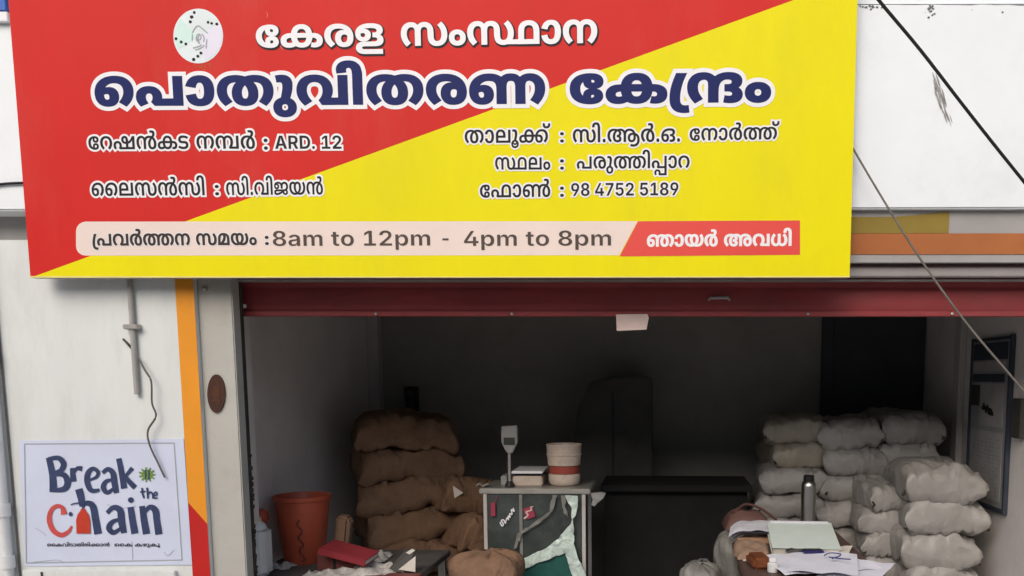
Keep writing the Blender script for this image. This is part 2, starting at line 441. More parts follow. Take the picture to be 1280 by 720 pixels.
GLYPHS = [
    [[390, -23, 317, -24, 189, 44, 90, 190, 35, 412, 35, 569, 35, 718, 92, 938, 192, 1078, 320, 1144, 392, 1145, 469, 1144, 563, 1066, 606, 936, 606,
        855, 606, 764, 565, 644, 491, 580, 444, 581, 383, 580, 311, 656, 281, 780, 281, 851, 281, 892, 292, 960, 298, 985, 424, 1023, 405, 998, 385,
        914, 385, 865, 385, 818, 409, 750, 438, 751, 465, 750, 490, 806, 490, 847, 490, 906, 446, 960, 413, 961, 397, 960, 368, 960, 356, 957, 297,
        954, 214, 856, 169, 682, 169, 567, 169, 452, 212, 272, 294, 168, 352, 165, 363, 162, 391, 160, 405, 161, 430, 160, 464, 186, 484, 236, 484,
        277, 484, 318, 461, 376, 436, 377, 406, 376, 379, 304, 379, 257, 379, 208, 399, 128, 418, 103, 292, 141, 286, 162, 275, 234, 275, 281, 275,
        348, 305, 468, 377, 544, 440, 545, 487, 544, 559, 482, 600, 358, 600, 267, 600, 186, 555, 54, 462, -24]],
    [[228, -23, 132, -24, 30, 158, 30, 319, 30, 418, 76, 560, 113, 605, 139, 634, 199, 670, 287, 686, 353, 687, 789, 687, 880, 686, 992, 646, 1032,
        591, 1063, 548, 1100, 418, 1100, 319, 1100, 152, 989, -24, 901, -23, 877, -24, 832, -12, 809, 1, 833, 191, 844, 182, 874, 172, 890, 173, 928,
        172, 968, 248, 968, 319, 968, 366, 948, 428, 933, 447, 910, 476, 850, 490, 797, 491, 324, 491, 272, 490, 215, 474, 194, 447, 180, 428, 160,
        366, 160, 325, 160, 272, 180, 204, 220, 172, 249, 173, 276, 172, 335, 210, 369, 263, 429, 93, 396, 48, 335, -2, 269, -24], [569, 1145, 662,
        1144, 779, 994, 834, 732, 834, 565, 834, 374, 771, 112, 654, -24, 570, -23, 507, -24, 405, 56, 371, 131, 337, 210, 303, 430, 303, 565, 303,
        834, 443, 1144], [569, 949, 501, 948, 436, 752, 436, 563, 436, 438, 465, 262, 524, 172, 568, 173, 611, 172, 670, 260, 701, 436, 701, 563, 701,
        692, 671, 862, 612, 948]],
    [[389, 1145, 484, 1144, 626, 1042, 719, 858, 766, 614, 766, 475, 766, 302, 708, 82, 602, -24, 530, -23, 454, -24, 359, 96, 315, 292, 315, 409,
        315, 592, 417, 818, 512, 819, 572, 818, 661, 698, 714, 512, 717, 409, 667, 415, 661, 468, 629, 564, 578, 630, 545, 631, 493, 630, 446, 506,
        446, 403, 446, 334, 465, 230, 504, 172, 535, 173, 567, 172, 610, 238, 633, 372, 633, 483, 633, 504, 630, 580, 627, 617, 626, 626, 626, 652,
        624, 661, 617, 736, 561, 866, 467, 944, 401, 945, 326, 944, 226, 850, 176, 676, 176, 559, 176, 464, 200, 314, 248, 186, 282, 125, 193, -21,
        149, 46, 78, 214, 37, 426, 37, 561, 37, 674, 77, 884, 161, 1050, 295, 1144]],
    [[407, 949, 357, 948, 272, 922, 207, 868, 164, 788, 155, 735, 154, 728, 156, 716, 155, 711, 152, 692, 149, 652, 149, 621, 149, 530, 189, 424, 225,
        425, 260, 424, 291, 504, 291, 563, 291, 598, 277, 656, 249, 690, 226, 691, 192, 690, 143, 644, 119, 615, 51, 653, 70, 696, 134, 790, 213, 854,
        253, 855, 311, 854, 383, 772, 416, 640, 416, 563, 416, 480, 377, 336, 294, 248, 228, 249, 172, 248, 86, 344, 38, 520, 38, 641, 38, 740, 82,
        924, 176, 1064, 320, 1144, 420, 1145, 526, 1144, 661, 1070, 727, 922, 727, 813, 727, 732, 685, 614, 603, 538, 543, 519, 481, 609, 481, 661,
        490, 661, 517, 660, 554, 672, 568, 693, 580, 708, 591, 754, 591, 789, 591, 840, 559, 910, 478, 948], [738, 309, 738, 238, 712, 124, 690, 87,
        671, 54, 624, 18, 549, 0, 491, 1, 297, 1, 254, 0, 216, -10, 206, -21, 192, -34, 181, -72, 181, -95, 181, -120, 190, -158, 200, -171, 212,
        -186, 251, -202, 294, -201, 718, -201, 718, -401, 278, -401, 221, -402, 134, -366, 107, -333, 76, -294, 45, -180, 45, -107, 45, -34, 76, 90,
        109, 131, 126, 152, 168, 182, 231, 196, 275, 197, 476, 197, 518, 196, 566, 212, 580, 235, 591, 248, 602, 296, 602, 331, 602, 362, 589, 416,
        575, 435, 564, 450, 528, 464, 494, 465, 481, 465, 481, 637, 593, 609, 669, 562, 738, 414]],
    [[671, 1145, 728, 1144, 811, 1080, 842, 1017, 862, 974, 889, 866, 903, 716, 903, 613, 903, 543, 903, 432, 912, 300, 926, 259, 938, 218, 980, 176,
        1013, 177, 1049, 176, 1105, 254, 1138, 414, 1138, 541, 1138, 628, 1117, 784, 1073, 930, 1038, 1001, 1131, 1147, 1178, 1062, 1242, 878, 1276,
        660, 1276, 529, 1276, 358, 1210, 110, 1090, -24, 1007, -23, 943, -24, 851, 46, 822, 109, 802, 156, 776, 274, 764, 424, 764, 515, 764, 579,
        764, 704, 754, 830, 740, 871, 728, 908, 688, 944, 659, 945, 635, 944, 595, 912, 583, 885, 567, 844, 552, 728, 552, 623, 552, 1, 417, 1, 417,
        603, 417, 716, 409, 830, 394, 869, 380, 908, 336, 946, 313, 947, 274, 946, 211, 860, 175, 698, 175, 581, 175, 494, 197, 340, 241, 196, 275,
        125, 180, -21, 135, 62, 71, 246, 37, 464, 37, 597, 37, 752, 99, 1000, 218, 1144, 302, 1145, 367, 1144, 455, 1066, 493, 983, 483, 985, 518,
        1058, 602, 1144]],
    [[246, -23, 180, -24, 82, 74, 30, 246, 30, 359, 30, 472, 85, 644, 182, 740, 245, 741, 310, 740, 407, 646, 463, 476, 463, 359, 463, 242, 408, 70,
        310, -24], [245, 551, 207, 550, 156, 454, 156, 357, 156, 264, 208, 168, 246, 169, 285, 168, 337, 262, 337, 359, 337, 454, 285, 550]],
    [[1501, 1, 1015, 1, 1198, 187, 1214, 192, 1261, 196, 1305, 196, 1318, 197, 1491, 197], [1693, 1145, 1761, 1144, 1863, 1074, 1898, 1009, 1936, 940,
        1970, 738, 1970, 575, 1970, 1, 1419, 1, 1419, 561, 1419, 682, 1434, 846, 1466, 962, 1491, 1009, 1525, 1072, 1627, 1144], [1695, 949, 1660,
        948, 1611, 908, 1593, 873, 1575, 834, 1554, 702, 1554, 563, 1554, 197, 1835, 197, 1835, 543, 1835, 690, 1814, 834, 1796, 873, 1779, 908, 1729,
        948], [671, 1145, 728, 1144, 811, 1080, 842, 1017, 862, 974, 889, 866, 903, 716, 903, 613, 903, 543, 903, 432, 912, 300, 926, 259, 938, 218,
        980, 176, 1013, 177, 1049, 176, 1105, 254, 1138, 414, 1138, 541, 1138, 628, 1117, 784, 1073, 930, 1038, 1001, 1131, 1147, 1178, 1062, 1242,
        878, 1276, 660, 1276, 529, 1276, 358, 1210, 110, 1090, -24, 1007, -23, 943, -24, 851, 46, 822, 109, 802, 156, 776, 274, 764, 424, 764, 515,
        764, 579, 764, 704, 754, 830, 740, 871, 728, 908, 688, 944, 659, 945, 635, 944, 595, 912, 583, 885, 567, 844, 552, 728, 552, 623, 552, 1, 417,
        1, 417, 603, 417, 716, 409, 830, 394, 869, 380, 908, 336, 946, 313, 947, 274, 946, 211, 860, 175, 698, 175, 581, 175, 494, 197, 340, 241, 196,
        275, 125, 180, -21, 135, 62, 71, 246, 37, 464, 37, 597, 37, 752, 99, 1000, 218, 1144, 302, 1145, 367, 1144, 455, 1066, 493, 983, 483, 985,
        518, 1058, 602, 1144]],
    [[523, 565, 523, 446, 498, 236, 440, 70, 340, -24, 264, -23, 201, -24, 114, 46, 58, 160, 27, 296, 19, 361, 158, 409, 165, 356, 187, 246, 230, 172,
        266, 173, 308, 172, 360, 270, 383, 446, 383, 561, 383, 676, 360, 852, 309, 950, 269, 951, 236, 950, 192, 878, 167, 772, 161, 717, 23, 765, 33,
        832, 69, 966, 126, 1078, 214, 1144, 275, 1145, 346, 1144, 442, 1050, 498, 888, 523, 680]],
    [[310, 1145, 357, 1144, 420, 1108, 470, 1036, 495, 985, 482, 985, 519, 1066, 610, 1144, 675, 1145, 760, 1144, 877, 1000, 940, 752, 940, 597, 940,
        466, 907, 250, 843, 64, 797, -21, 702, 125, 737, 196, 781, 342, 803, 494, 803, 581, 803, 702, 765, 864, 702, 946, 662, 947, 631, 946, 592,
        904, 580, 871, 567, 832, 556, 722, 556, 631, 556, 1, 421, 1, 421, 635, 421, 728, 411, 834, 398, 873, 387, 906, 347, 946, 316, 947, 279, 946,
        215, 868, 175, 708, 175, 589, 175, 498, 197, 340, 241, 196, 275, 125, 180, -21, 135, 62, 72, 244, 37, 460, 37, 589, 37, 750, 102, 1000, 223,
        1144]],
    [[276, -23, 209, -24, 99, 80, 34, 308, 34, 491, 34, 634, 87, 880, 190, 1060, 340, 1158, 436, 1159, 535, 1158, 671, 1058, 754, 888, 792, 676, 792,
        567, 792, 436, 754, 226, 688, 54, 643, -23, 514, 137, 544, 204, 586, 336, 609, 476, 609, 563, 609, 668, 568, 824, 486, 910, 421, 911, 354,
        910, 252, 802, 196, 612, 196, 487, 196, 376, 216, 256, 250, 208, 271, 209, 288, 208, 313, 236, 325, 296, 325, 343, 325, 410, 294, 484, 264,
        485, 230, 484, 174, 402, 134, 319, 115, 549, 152, 614, 244, 712, 310, 713, 373, 712, 456, 622, 498, 462, 498, 357, 498, 238, 448, 68, 350,
        -24]],
    [[281, 741, 369, 740, 478, 620, 529, 440, 529, 347, 529, 298, 517, 192, 508, 149, 508, 247, 771, 247, 771, 1135, 949, 1135, 949, 1, 388, 1, 327,
        135, 338, 168, 359, 262, 359, 327, 359, 394, 323, 496, 282, 497, 256, 496, 221, 450, 204, 372, 204, 321, 204, 254, 228, 144, 245, 91, 108,
        -25, 71, 52, 27, 230, 27, 341, 27, 464, 92, 644, 206, 740]],
    [[568, 573, 568, 454, 542, 240, 479, 72, 370, -24, 286, -23, 212, -24, 115, 46, 56, 162, 25, 302, 16, 371, 199, 433, 207, 374, 226, 278, 261, 222,
        290, 223, 323, 222, 365, 306, 384, 460, 384, 567, 384, 672, 365, 826, 324, 914, 292, 915, 265, 914, 230, 856, 209, 762, 202, 705, 18, 767, 30,
        838, 68, 976, 131, 1090, 227, 1158, 296, 1159, 376, 1158, 481, 1062, 542, 896, 568, 686]],
    [[584, -23, 504, -24, 390, 86, 331, 302, 331, 459, 331, 584, 375, 786, 457, 946, 512, 1005, 545, 1059, 598, 1108, 714, 1158, 783, 1159, 885, 1158,
        1023, 1056, 1105, 886, 1140, 674, 1140, 567, 1140, 434, 1103, 224, 1036, 54, 991, -23, 865, 135, 895, 202, 936, 334, 959, 478, 959, 563, 959,
        672, 918, 834, 836, 920, 772, 921, 742, 920, 695, 908, 674, 897, 646, 881, 605, 844, 544, 718, 510, 554, 510, 463, 510, 370, 531, 266, 565,
        222, 584, 223, 604, 222, 637, 264, 658, 368, 658, 461, 658, 556, 626, 720, 570, 844, 532, 879, 503, 899, 484, 908, 444, 920, 423, 921, 348,
        920, 258, 828, 216, 668, 216, 563, 216, 480, 237, 340, 280, 206, 311, 135, 183, -23, 140, 54, 73, 226, 35, 436, 35, 567, 35, 668, 72, 876,
        158, 1052, 301, 1158, 407, 1159, 473, 1158, 582, 1114, 633, 1065, 666, 1007, 745, 922, 837, 658, 837, 455, 837, 292, 779, 78, 667, -24]],
    [[190, -479, 82, -480, -33, -270, -33, -105, -33, 6, 20, 172, 120, 266, 189, 267, 258, 266, 358, 174, 413, 6, 413, -109, 413, -220, 360, -388,
        260, -480], [190, -247, 221, -248, 259, -176, 259, -103, 259, -36, 222, 40, 189, 41, 159, 40, 121, -34, 121, -103, 121, -172, 158, -248],
        [155, 1159, 224, 1158, 308, 1060, 346, 900, 346, 805, 346, 646, 310, 366, 281, 207, 117, 237, 140, 382, 165, 634, 165, 741, 165, 808, 141,
        908, 103, 909, 90, 908, 67, 904, 52, 897, 28, 1133, 55, 1142, 114, 1158]],
    [[386, 1159, 482, 1158, 614, 1056, 696, 886, 734, 676, 734, 571, 734, 454, 702, 288, 644, 146, 604, 65, 647, 247, 854, 247, 854, 1135, 1032, 1135,
        1032, 1, 526, 1, 468, 163, 493, 218, 531, 338, 552, 478, 552, 563, 552, 668, 512, 824, 438, 910, 387, 911, 338, 910, 262, 828, 219, 672, 219,
        563, 219, 480, 241, 336, 283, 204, 314, 137, 183, -23, 140, 54, 73, 226, 35, 436, 35, 567, 35, 668, 73, 876, 154, 1052, 289, 1158]],
    [[-21, 1707, 27, 1706, 102, 1666, 131, 1629, 169, 1582, 214, 1440, 235, 1238, 235, 1095, 235, 1, 57, 1, 57, 1059, 57, 1170, 52, 1306, 40, 1386,
        29, 1415, 20, 1434, -5, 1460, -23, 1461, -38, 1460, -65, 1434, -81, 1382, -81, 1343, -81, 1328, -78, 1292, -76, 1279, -250, 1239, -254, 1262,
        -258, 1318, -258, 1351, -258, 1468, -199, 1626, -92, 1706]],
    [[412, 1159, 517, 1158, 670, 1048, 770, 858, 819, 610, 819, 475, 819, 312, 759, 90, 644, -24, 561, -23, 478, -24, 374, 96, 325, 294, 325, 411,
        325, 598, 433, 820, 532, 821, 594, 820, 687, 698, 741, 510, 745, 411, 676, 409, 671, 456, 645, 542, 604, 596, 576, 597, 537, 596, 498, 500,
        498, 409, 498, 346, 514, 264, 545, 222, 565, 223, 591, 222, 626, 276, 644, 392, 644, 483, 644, 512, 641, 580, 639, 611, 638, 620, 641, 650,
        639, 659, 634, 728, 580, 840, 490, 908, 426, 909, 358, 908, 265, 826, 218, 670, 218, 563, 218, 480, 241, 338, 283, 204, 313, 137, 183, -23,
        140, 54, 73, 226, 35, 436, 35, 567, 35, 674, 75, 886, 164, 1056, 308, 1158]],
    [[417, 1159, 510, 1158, 640, 1064, 694, 957, 648, 1001, 683, 1078, 777, 1158, 843, 1159, 903, 1158, 992, 1086, 1034, 997, 1019, 1009, 1063, 1086,
        1156, 1158, 1222, 1159, 1312, 1158, 1438, 1012, 1505, 760, 1505, 599, 1505, 472, 1473, 264, 1411, 74, 1366, -23, 1234, 137, 1266, 220, 1306,
        366, 1324, 510, 1324, 589, 1324, 704, 1289, 846, 1234, 910, 1203, 911, 1183, 910, 1152, 884, 1142, 859, 1128, 826, 1117, 730, 1117, 645, 1117,
        1, 939, 1, 939, 627, 939, 718, 926, 830, 910, 863, 900, 886, 866, 910, 843, 911, 821, 910, 789, 884, 777, 859, 762, 824, 749, 710, 749, 609,
        749, 1, 570, 1, 570, 545, 570, 680, 549, 812, 525, 853, 507, 882, 453, 912, 413, 913, 354, 912, 255, 816, 196, 626, 196, 487, 196, 479, 196,
        372, 216, 254, 250, 208, 271, 209, 288, 208, 313, 236, 325, 296, 325, 345, 325, 410, 294, 484, 264, 485, 230, 484, 174, 402, 134, 319, 115,
        549, 152, 614, 247, 712, 311, 713, 373, 712, 456, 622, 498, 462, 498, 357, 498, 238, 448, 68, 350, -24, 276, -23, 209, -24, 99, 82, 34, 308,
        34, 489, 34, 704, 135, 1004, 309, 1158]],
    [[406, -23, 324, -24, 188, 44, 88, 186, 32, 414, 32, 575, 32, 724, 89, 946, 191, 1090, 329, 1158, 410, 1159, 499, 1158, 603, 1074, 648, 938, 648,
        861, 648, 764, 604, 640, 523, 580, 464, 581, 395, 580, 318, 654, 287, 776, 287, 849, 287, 884, 301, 964, 309, 989, 457, 1023, 441, 994, 418,
        918, 418, 875, 418, 828, 437, 784, 459, 785, 479, 784, 499, 822, 499, 855, 499, 898, 465, 946, 435, 947, 420, 946, 388, 946, 375, 943, 322,
        936, 248, 834, 210, 674, 210, 573, 210, 466, 242, 306, 313, 206, 370, 197, 380, 194, 411, 188, 427, 189, 450, 188, 478, 216, 492, 260, 492,
        283, 492, 312, 474, 354, 455, 355, 434, 354, 412, 308, 412, 265, 412, 224, 428, 152, 447, 121, 298, 163, 292, 184, 281, 252, 281, 289, 281,
        364, 314, 486, 391, 556, 459, 557, 516, 556, 597, 498, 641, 370, 641, 271, 641, 194, 594, 60, 491, -24]],
    [[246, -23, 142, -24, 27, 164, 27, 333, 27, 436, 73, 576, 109, 621, 138, 658, 210, 696, 309, 712, 378, 713, 844, 713, 933, 712, 1047, 678, 1091,
        627, 1127, 584, 1169, 442, 1169, 333, 1169, 154, 1052, -24, 955, -23, 932, -24, 884, -14, 862, -3, 890, 235, 901, 228, 925, 222, 936, 223,
        966, 222, 996, 282, 996, 333, 996, 370, 980, 418, 968, 435, 950, 454, 893, 466, 844, 467, 328, 467, 284, 466, 235, 450, 220, 427, 209, 412,
        196, 364, 196, 335, 196, 296, 212, 244, 245, 220, 270, 221, 298, 220, 352, 260, 382, 307, 451, 93, 418, 50, 356, -2, 289, -24], [601, 1159,
        706, 1158, 834, 1010, 891, 746, 891, 573, 891, 380, 826, 114, 698, -24, 602, -23, 525, -24, 412, 62, 376, 155, 344, 230, 310, 444, 310, 573,
        310, 850, 457, 1158], [601, 913, 541, 912, 485, 732, 485, 567, 485, 462, 510, 306, 561, 222, 601, 223, 640, 222, 691, 304, 717, 460, 717, 571,
        717, 680, 692, 832, 641, 912]],
    [[336, 1135, 287, 926, 233, 570, 212, 278, 212, 159, 212, 26, 241, -102, 290, -144, 318, -143, 335, -144, 361, -138, 374, -133, 389, -383, 374,
        -392, 328, -400, 306, -399, 208, -400, 89, -272, 34, -26, 34, 153, 34, 318, 59, 616, 111, 938, 152, 1135]],
    [[326, 1159, 373, 1158, 448, 1124, 513, 1048, 546, 989, 605, 459, 605, 1, 427, 1, 427, 643, 427, 720, 418, 826, 404, 859, 395, 880, 364, 910, 339,
        911, 310, 910, 253, 846, 217, 708, 217, 595, 217, 514, 235, 370, 274, 224, 307, 137, 174, -23, 128, 74, 66, 264, 35, 470, 35, 595, 35, 754,
        102, 1008, 231, 1158], [798, 1159, 884, 1158, 994, 1072, 1047, 926, 1047, 837, 1047, 776, 1030, 674, 990, 594, 955, 563, 953, 573, 1008, 534,
        1058, 390, 1058, 295, 1058, 146, 946, -24, 838, -23, 801, -24, 739, -6, 716, 5, 737, 243, 755, 234, 788, 222, 808, 223, 845, 222, 880, 270,
        880, 325, 880, 352, 868, 394, 857, 409, 844, 426, 806, 438, 773, 439, 735, 439, 735, 681, 769, 681, 801, 680, 841, 698, 853, 721, 861, 732,
        869, 770, 869, 797, 869, 850, 826, 912, 782, 913, 736, 912, 672, 850, 649, 793, 631, 746, 612, 626, 605, 476, 605, 385, 605, 143, 438, 143,
        438, 483, 446, 671, 468, 826, 562, 1044, 704, 1158]],
    [[263, -23, 188, -24, 82, 76, 27, 252, 27, 369, 27, 484, 84, 660, 190, 760, 262, 761, 336, 760, 442, 662, 499, 488, 499, 369, 499, 248, 443, 74,
        338, -24], [262, 523, 232, 522, 190, 444, 190, 367, 190, 294, 231, 214, 264, 215, 294, 214, 336, 290, 336, 369, 336, 444, 294, 522]],
    [[367, 1145, 454, 1144, 578, 1048, 656, 884, 693, 674, 693, 561, 693, 426, 653, 216, 583, 48, 536, -21, 447, 125, 477, 180, 525, 302, 552, 456,
        552, 555, 552, 670, 506, 846, 423, 944, 367, 945, 309, 944, 224, 848, 178, 674, 178, 559, 178, 464, 202, 314, 249, 186, 283, 125, 193, -21,
        149, 46, 78, 214, 37, 426, 37, 561, 37, 672, 76, 880, 156, 1048, 281, 1144]],
    [[258, 719, 337, 718, 437, 606, 485, 436, 485, 343, 485, 278, 464, 170, 453, 135, 441, 197, 723, 197, 773, 1, 365, 1, 317, 115, 330, 148, 353,
        250, 353, 321, 353, 408, 306, 522, 259, 523, 227, 522, 185, 470, 164, 380, 164, 325, 164, 246, 193, 136, 212, 91, 110, -21, 72, 56, 30, 228,
        30, 339, 30, 452, 87, 622, 190, 718], [706, 1, 706, 771, 706, 824, 700, 890, 692, 913, 687, 928, 668, 950, 653, 951, 627, 950, 595, 886, 595,
        821, 595, 778, 613, 700, 664, 650, 713, 651, 755, 651, 816, 650, 908, 734, 979, 874, 1034, 1040, 1056, 1121, 1191, 1121, 1191, 1], [652, 1145,
        693, 1144, 758, 1108, 781, 1071, 809, 1026, 839, 880, 839, 749, 839, 197, 1056, 197, 1056, 621, 1056, 654, 1058, 728, 1061, 798, 1062, 823,
        1065, 801, 1031, 684, 937, 532, 830, 460, 776, 461, 716, 461, 625, 460, 514, 560, 465, 726, 465, 827, 465, 910, 509, 1054, 592, 1144]],
    [[310, 1145, 356, 1144, 423, 1108, 478, 1034, 506, 977, 556, 463, 556, 1, 421, 1, 421, 633, 421, 728, 411, 834, 398, 873, 387, 906, 347, 946, 316,
        947, 279, 946, 215, 868, 175, 708, 175, 589, 175, 498, 197, 340, 241, 196, 275, 125, 180, -21, 135, 62, 72, 244, 37, 460, 37, 589, 37, 750,
        102, 1000, 223, 1144], [890, -23, 817, -24, 717, 86, 665, 300, 665, 451, 665, 538, 693, 714, 761, 898, 819, 993, 837, 1045, 875, 1112, 920,
        1218, 920, 1283, 920, 1334, 888, 1400, 850, 1401, 830, 1400, 795, 1388, 784, 1381, 759, 1563, 782, 1578, 854, 1596, 893, 1597, 958, 1596,
        1028, 1512, 1054, 1390, 1054, 1333, 1054, 1224, 996, 1040, 940, 949, 923, 913, 879, 844, 825, 684, 801, 518, 801, 443, 801, 354, 822, 234,
        862, 172, 892, 173, 937, 172, 983, 304, 983, 447, 983, 530, 958, 702, 907, 846, 867, 893, 844, 920, 791, 950, 747, 951, 706, 950, 642, 918,
        617, 881, 599, 850, 572, 762, 556, 618, 556, 503, 556, 201, 430, 201, 430, 573, 475, 931, 503, 994, 573, 1090, 674, 1144, 744, 1145, 794,
        1144, 880, 1112, 917, 1079, 922, 1076, 929, 1068, 933, 1065, 996, 1002, 1080, 812, 1121, 582, 1121, 463, 1121, 232, 1004, -24]],
    [[289, 1145, 383, 1144, 531, 1066, 581, 1013, 523, 833, 474, 884, 368, 942, 297, 943, 251, 942, 194, 906, 167, 844, 167, 803, 167, 774, 175, 734,
        183, 719, 200, 688, 260, 670, 305, 671, 330, 671, 416, 670, 514, 600, 541, 535, 558, 494, 573, 392, 573, 329, 573, 226, 515, 66, 398, -24,
        308, -23, 217, -24, 77, 50, 15, 117, 71, 299, 106, 262, 175, 208, 253, 178, 300, 179, 348, 178, 408, 216, 435, 284, 435, 329, 435, 360, 425,
        412, 411, 429, 398, 448, 352, 466, 303, 467, 285, 467, 207, 466, 92, 528, 63, 599, 47, 636, 29, 734, 29, 799, 29, 896, 86, 1054, 201, 1144]],
    [[310, 1145, 357, 1144, 420, 1108, 470, 1036, 495, 985, 482, 985, 519, 1066, 610, 1144, 675, 1145, 760, 1144, 877, 1000, 940, 752, 940, 597, 940,
        506, 923, 354, 894, 224, 871, 167, 834, 1, 750, 1, 707, 121, 740, 200, 782, 344, 803, 490, 803, 581, 803, 702, 765, 864, 702, 946, 662, 947,
        631, 946, 592, 904, 580, 871, 567, 832, 556, 722, 556, 631, 556, 1, 421, 1, 421, 635, 421, 728, 411, 834, 398, 873, 387, 906, 347, 946, 316,
        947, 279, 946, 215, 868, 175, 708, 175, 589, 175, 498, 197, 340, 241, 196, 275, 125, 180, -21, 135, 62, 72, 244, 37, 460, 37, 589, 37, 750,
        102, 1000, 223, 1144], [1226, 1121, 1226, 1, 787, 1, 839, 197, 1091, 197, 1091, 1121]],
    [[536, -23, 463, -24, 362, 86, 311, 300, 311, 451, 311, 538, 339, 714, 406, 898, 464, 993, 482, 1045, 522, 1112, 565, 1218, 565, 1283, 565, 1334,
        533, 1400, 495, 1401, 477, 1400, 441, 1388, 429, 1381, 405, 1563, 427, 1578, 500, 1596, 538, 1597, 603, 1596, 673, 1512, 700, 1390, 700, 1333,
        700, 1224, 641, 1040, 585, 949, 569, 913, 525, 844, 471, 684, 447, 518, 447, 443, 447, 354, 467, 234, 508, 172, 538, 173, 583, 172, 628, 304,
        628, 447, 628, 510, 614, 638, 586, 758, 543, 858, 512, 893, 489, 920, 435, 952, 391, 953, 321, 952, 225, 854, 176, 678, 176, 559, 176, 464,
        200, 314, 247, 186, 282, 125, 193, -21, 148, 46, 78, 212, 37, 424, 37, 561, 37, 678, 78, 888, 163, 1050, 295, 1144, 388, 1145, 438, 1144, 526,
        1112, 563, 1079, 567, 1076, 575, 1068, 579, 1065, 642, 1002, 725, 810, 767, 580, 767, 461, 767, 230, 650, -24]],
    [[24, 1, 274, 1457, 463, 1457, 719, 1, 558, 1, 439, 713, 418, 844, 375, 1162, 351, 1355, 382, 1355, 359, 1162, 319, 842, 299, 713, 184, 1], [178,
        343, 178, 573, 565, 573, 565, 343]],
    [[67, 1, 67, 1457, 349, 1457, 432, 1456, 547, 1338, 608, 1126, 608, 985, 608, 840, 547, 632, 429, 522, 346, 523, 153, 523, 153, 759, 323, 759,
        369, 758, 429, 810, 458, 910, 458, 985, 458, 1058, 429, 1160, 369, 1214, 323, 1215, 213, 1215, 213, 1], [473, 1, 296, 663, 454, 663, 634, 1]],
    [[321, 1, 134, 1, 134, 251, 314, 251, 386, 250, 482, 352, 531, 564, 531, 729, 531, 892, 482, 1102, 386, 1204, 316, 1205, 130, 1205, 130, 1457,
        324, 1457, 434, 1456, 591, 1280, 675, 956, 675, 729, 675, 502, 591, 174, 432, 0], [213, 1457, 213, 1, 67, 1, 67, 1457]],
    [[135, -17, 100, -18, 52, 78, 52, 149, 52, 218, 100, 312, 135, 313, 170, 312, 219, 218, 219, 149, 219, 78, 170, -18]],
    [[88, 1, 88, 237, 577, 237, 577, 1], [425, 1457, 425, 1, 280, 1, 280, 1199, 275, 1199, 108, 961, 108, 1231, 268, 1457]],
    [[71, 1, 71, 211, 328, 697, 361, 762, 408, 868, 432, 970, 432, 1031, 432, 1094, 402, 1190, 350, 1242, 317, 1243, 283, 1242, 232, 1186, 204, 1082,
        204, 1011, 65, 1011, 65, 1152, 129, 1360, 244, 1474, 318, 1475, 395, 1474, 509, 1364, 572, 1172, 572, 1047, 572, 966, 541, 808, 460, 612, 386,
        477, 273, 251, 273, 241, 582, 241, 582, 1]],
    [[135, -17, 100, -18, 52, 78, 52, 149, 52, 218, 100, 312, 135, 313, 170, 312, 219, 218, 219, 149, 219, 78, 170, -18], [135, 711, 100, 710, 52,
        806, 52, 877, 52, 946, 100, 1042, 135, 1043, 170, 1042, 219, 946, 219, 877, 219, 806, 170, 710]],
    [[553, -23, 479, -24, 375, 88, 321, 302, 321, 457, 321, 580, 368, 794, 454, 968, 512, 1031, 544, 1063, 584, 1102, 680, 1144, 744, 1145, 833, 1144,
        959, 1048, 1037, 884, 1073, 674, 1073, 561, 1073, 424, 1034, 212, 963, 48, 916, -21, 830, 125, 860, 180, 907, 302, 935, 454, 935, 555, 935,
        676, 888, 854, 798, 954, 733, 955, 700, 954, 652, 944, 630, 933, 611, 923, 563, 884, 494, 742, 458, 560, 458, 465, 458, 348, 485, 222, 529,
        172, 553, 173, 579, 172, 623, 222, 649, 344, 649, 455, 649, 558, 614, 740, 550, 876, 506, 917, 482, 933, 462, 944, 421, 954, 398, 955, 322,
        954, 224, 852, 176, 674, 176, 559, 176, 464, 200, 314, 247, 186, 282, 125, 193, -21, 148, 46, 78, 212, 37, 424, 37, 561, 37, 672, 75, 880,
        157, 1048, 289, 1144, 383, 1145, 440, 1144, 533, 1104, 574, 1065, 602, 1039, 686, 950, 786, 650, 786, 455, 786, 298, 732, 84, 628, -24]],
    [[859, 1121, 859, 1, 59, 1, 59, 611, 59, 768, 96, 948, 127, 1011, 160, 1074, 260, 1144, 325, 1145, 391, 1144, 489, 1076, 521, 1011, 558, 938, 589,
        748, 589, 611, 589, 431, 194, 431, 194, 197, 723, 197, 723, 1121], [324, 949, 255, 948, 194, 784, 194, 647, 194, 627, 454, 627, 454, 645, 454,
        790, 391, 948]],
    [[173, -465, 78, -466, -32, -264, -32, -105, -32, 0, 21, 164, 112, 252, 172, 253, 232, 252, 325, 166, 377, 6, 377, -105, 377, -216, 325, -378,
        233, -466], [173, 83, 129, 82, 69, -12, 69, -107, 69, -202, 128, -296, 173, -295, 216, -296, 276, -202, 276, -105, 276, -12, 217, 82], [173,
        -199, 116, -200, 60, -70, 60, 35, 60, 70, 81, 152, 100, 199, 148, 149, 130, 134, 114, 82, 114, 59, 114, 28, 128, -18, 155, -40, 175, -39, 193,
        -40, 219, -16, 233, 28, 233, 59, 233, 78, 218, 122, 201, 139, 247, 199, 269, 150, 288, 76, 288, 33, 288, -26, 266, -132, 216, -200], [134,
        1145, 199, 1144, 274, 1052, 306, 898, 306, 809, 306, 660, 269, 366, 242, 193, 116, 221, 141, 378, 168, 648, 168, 759, 168, 836, 140, 944, 99,
        945, 84, 944, 56, 938, 43, 931, 22, 1121, 44, 1130, 98, 1144]],
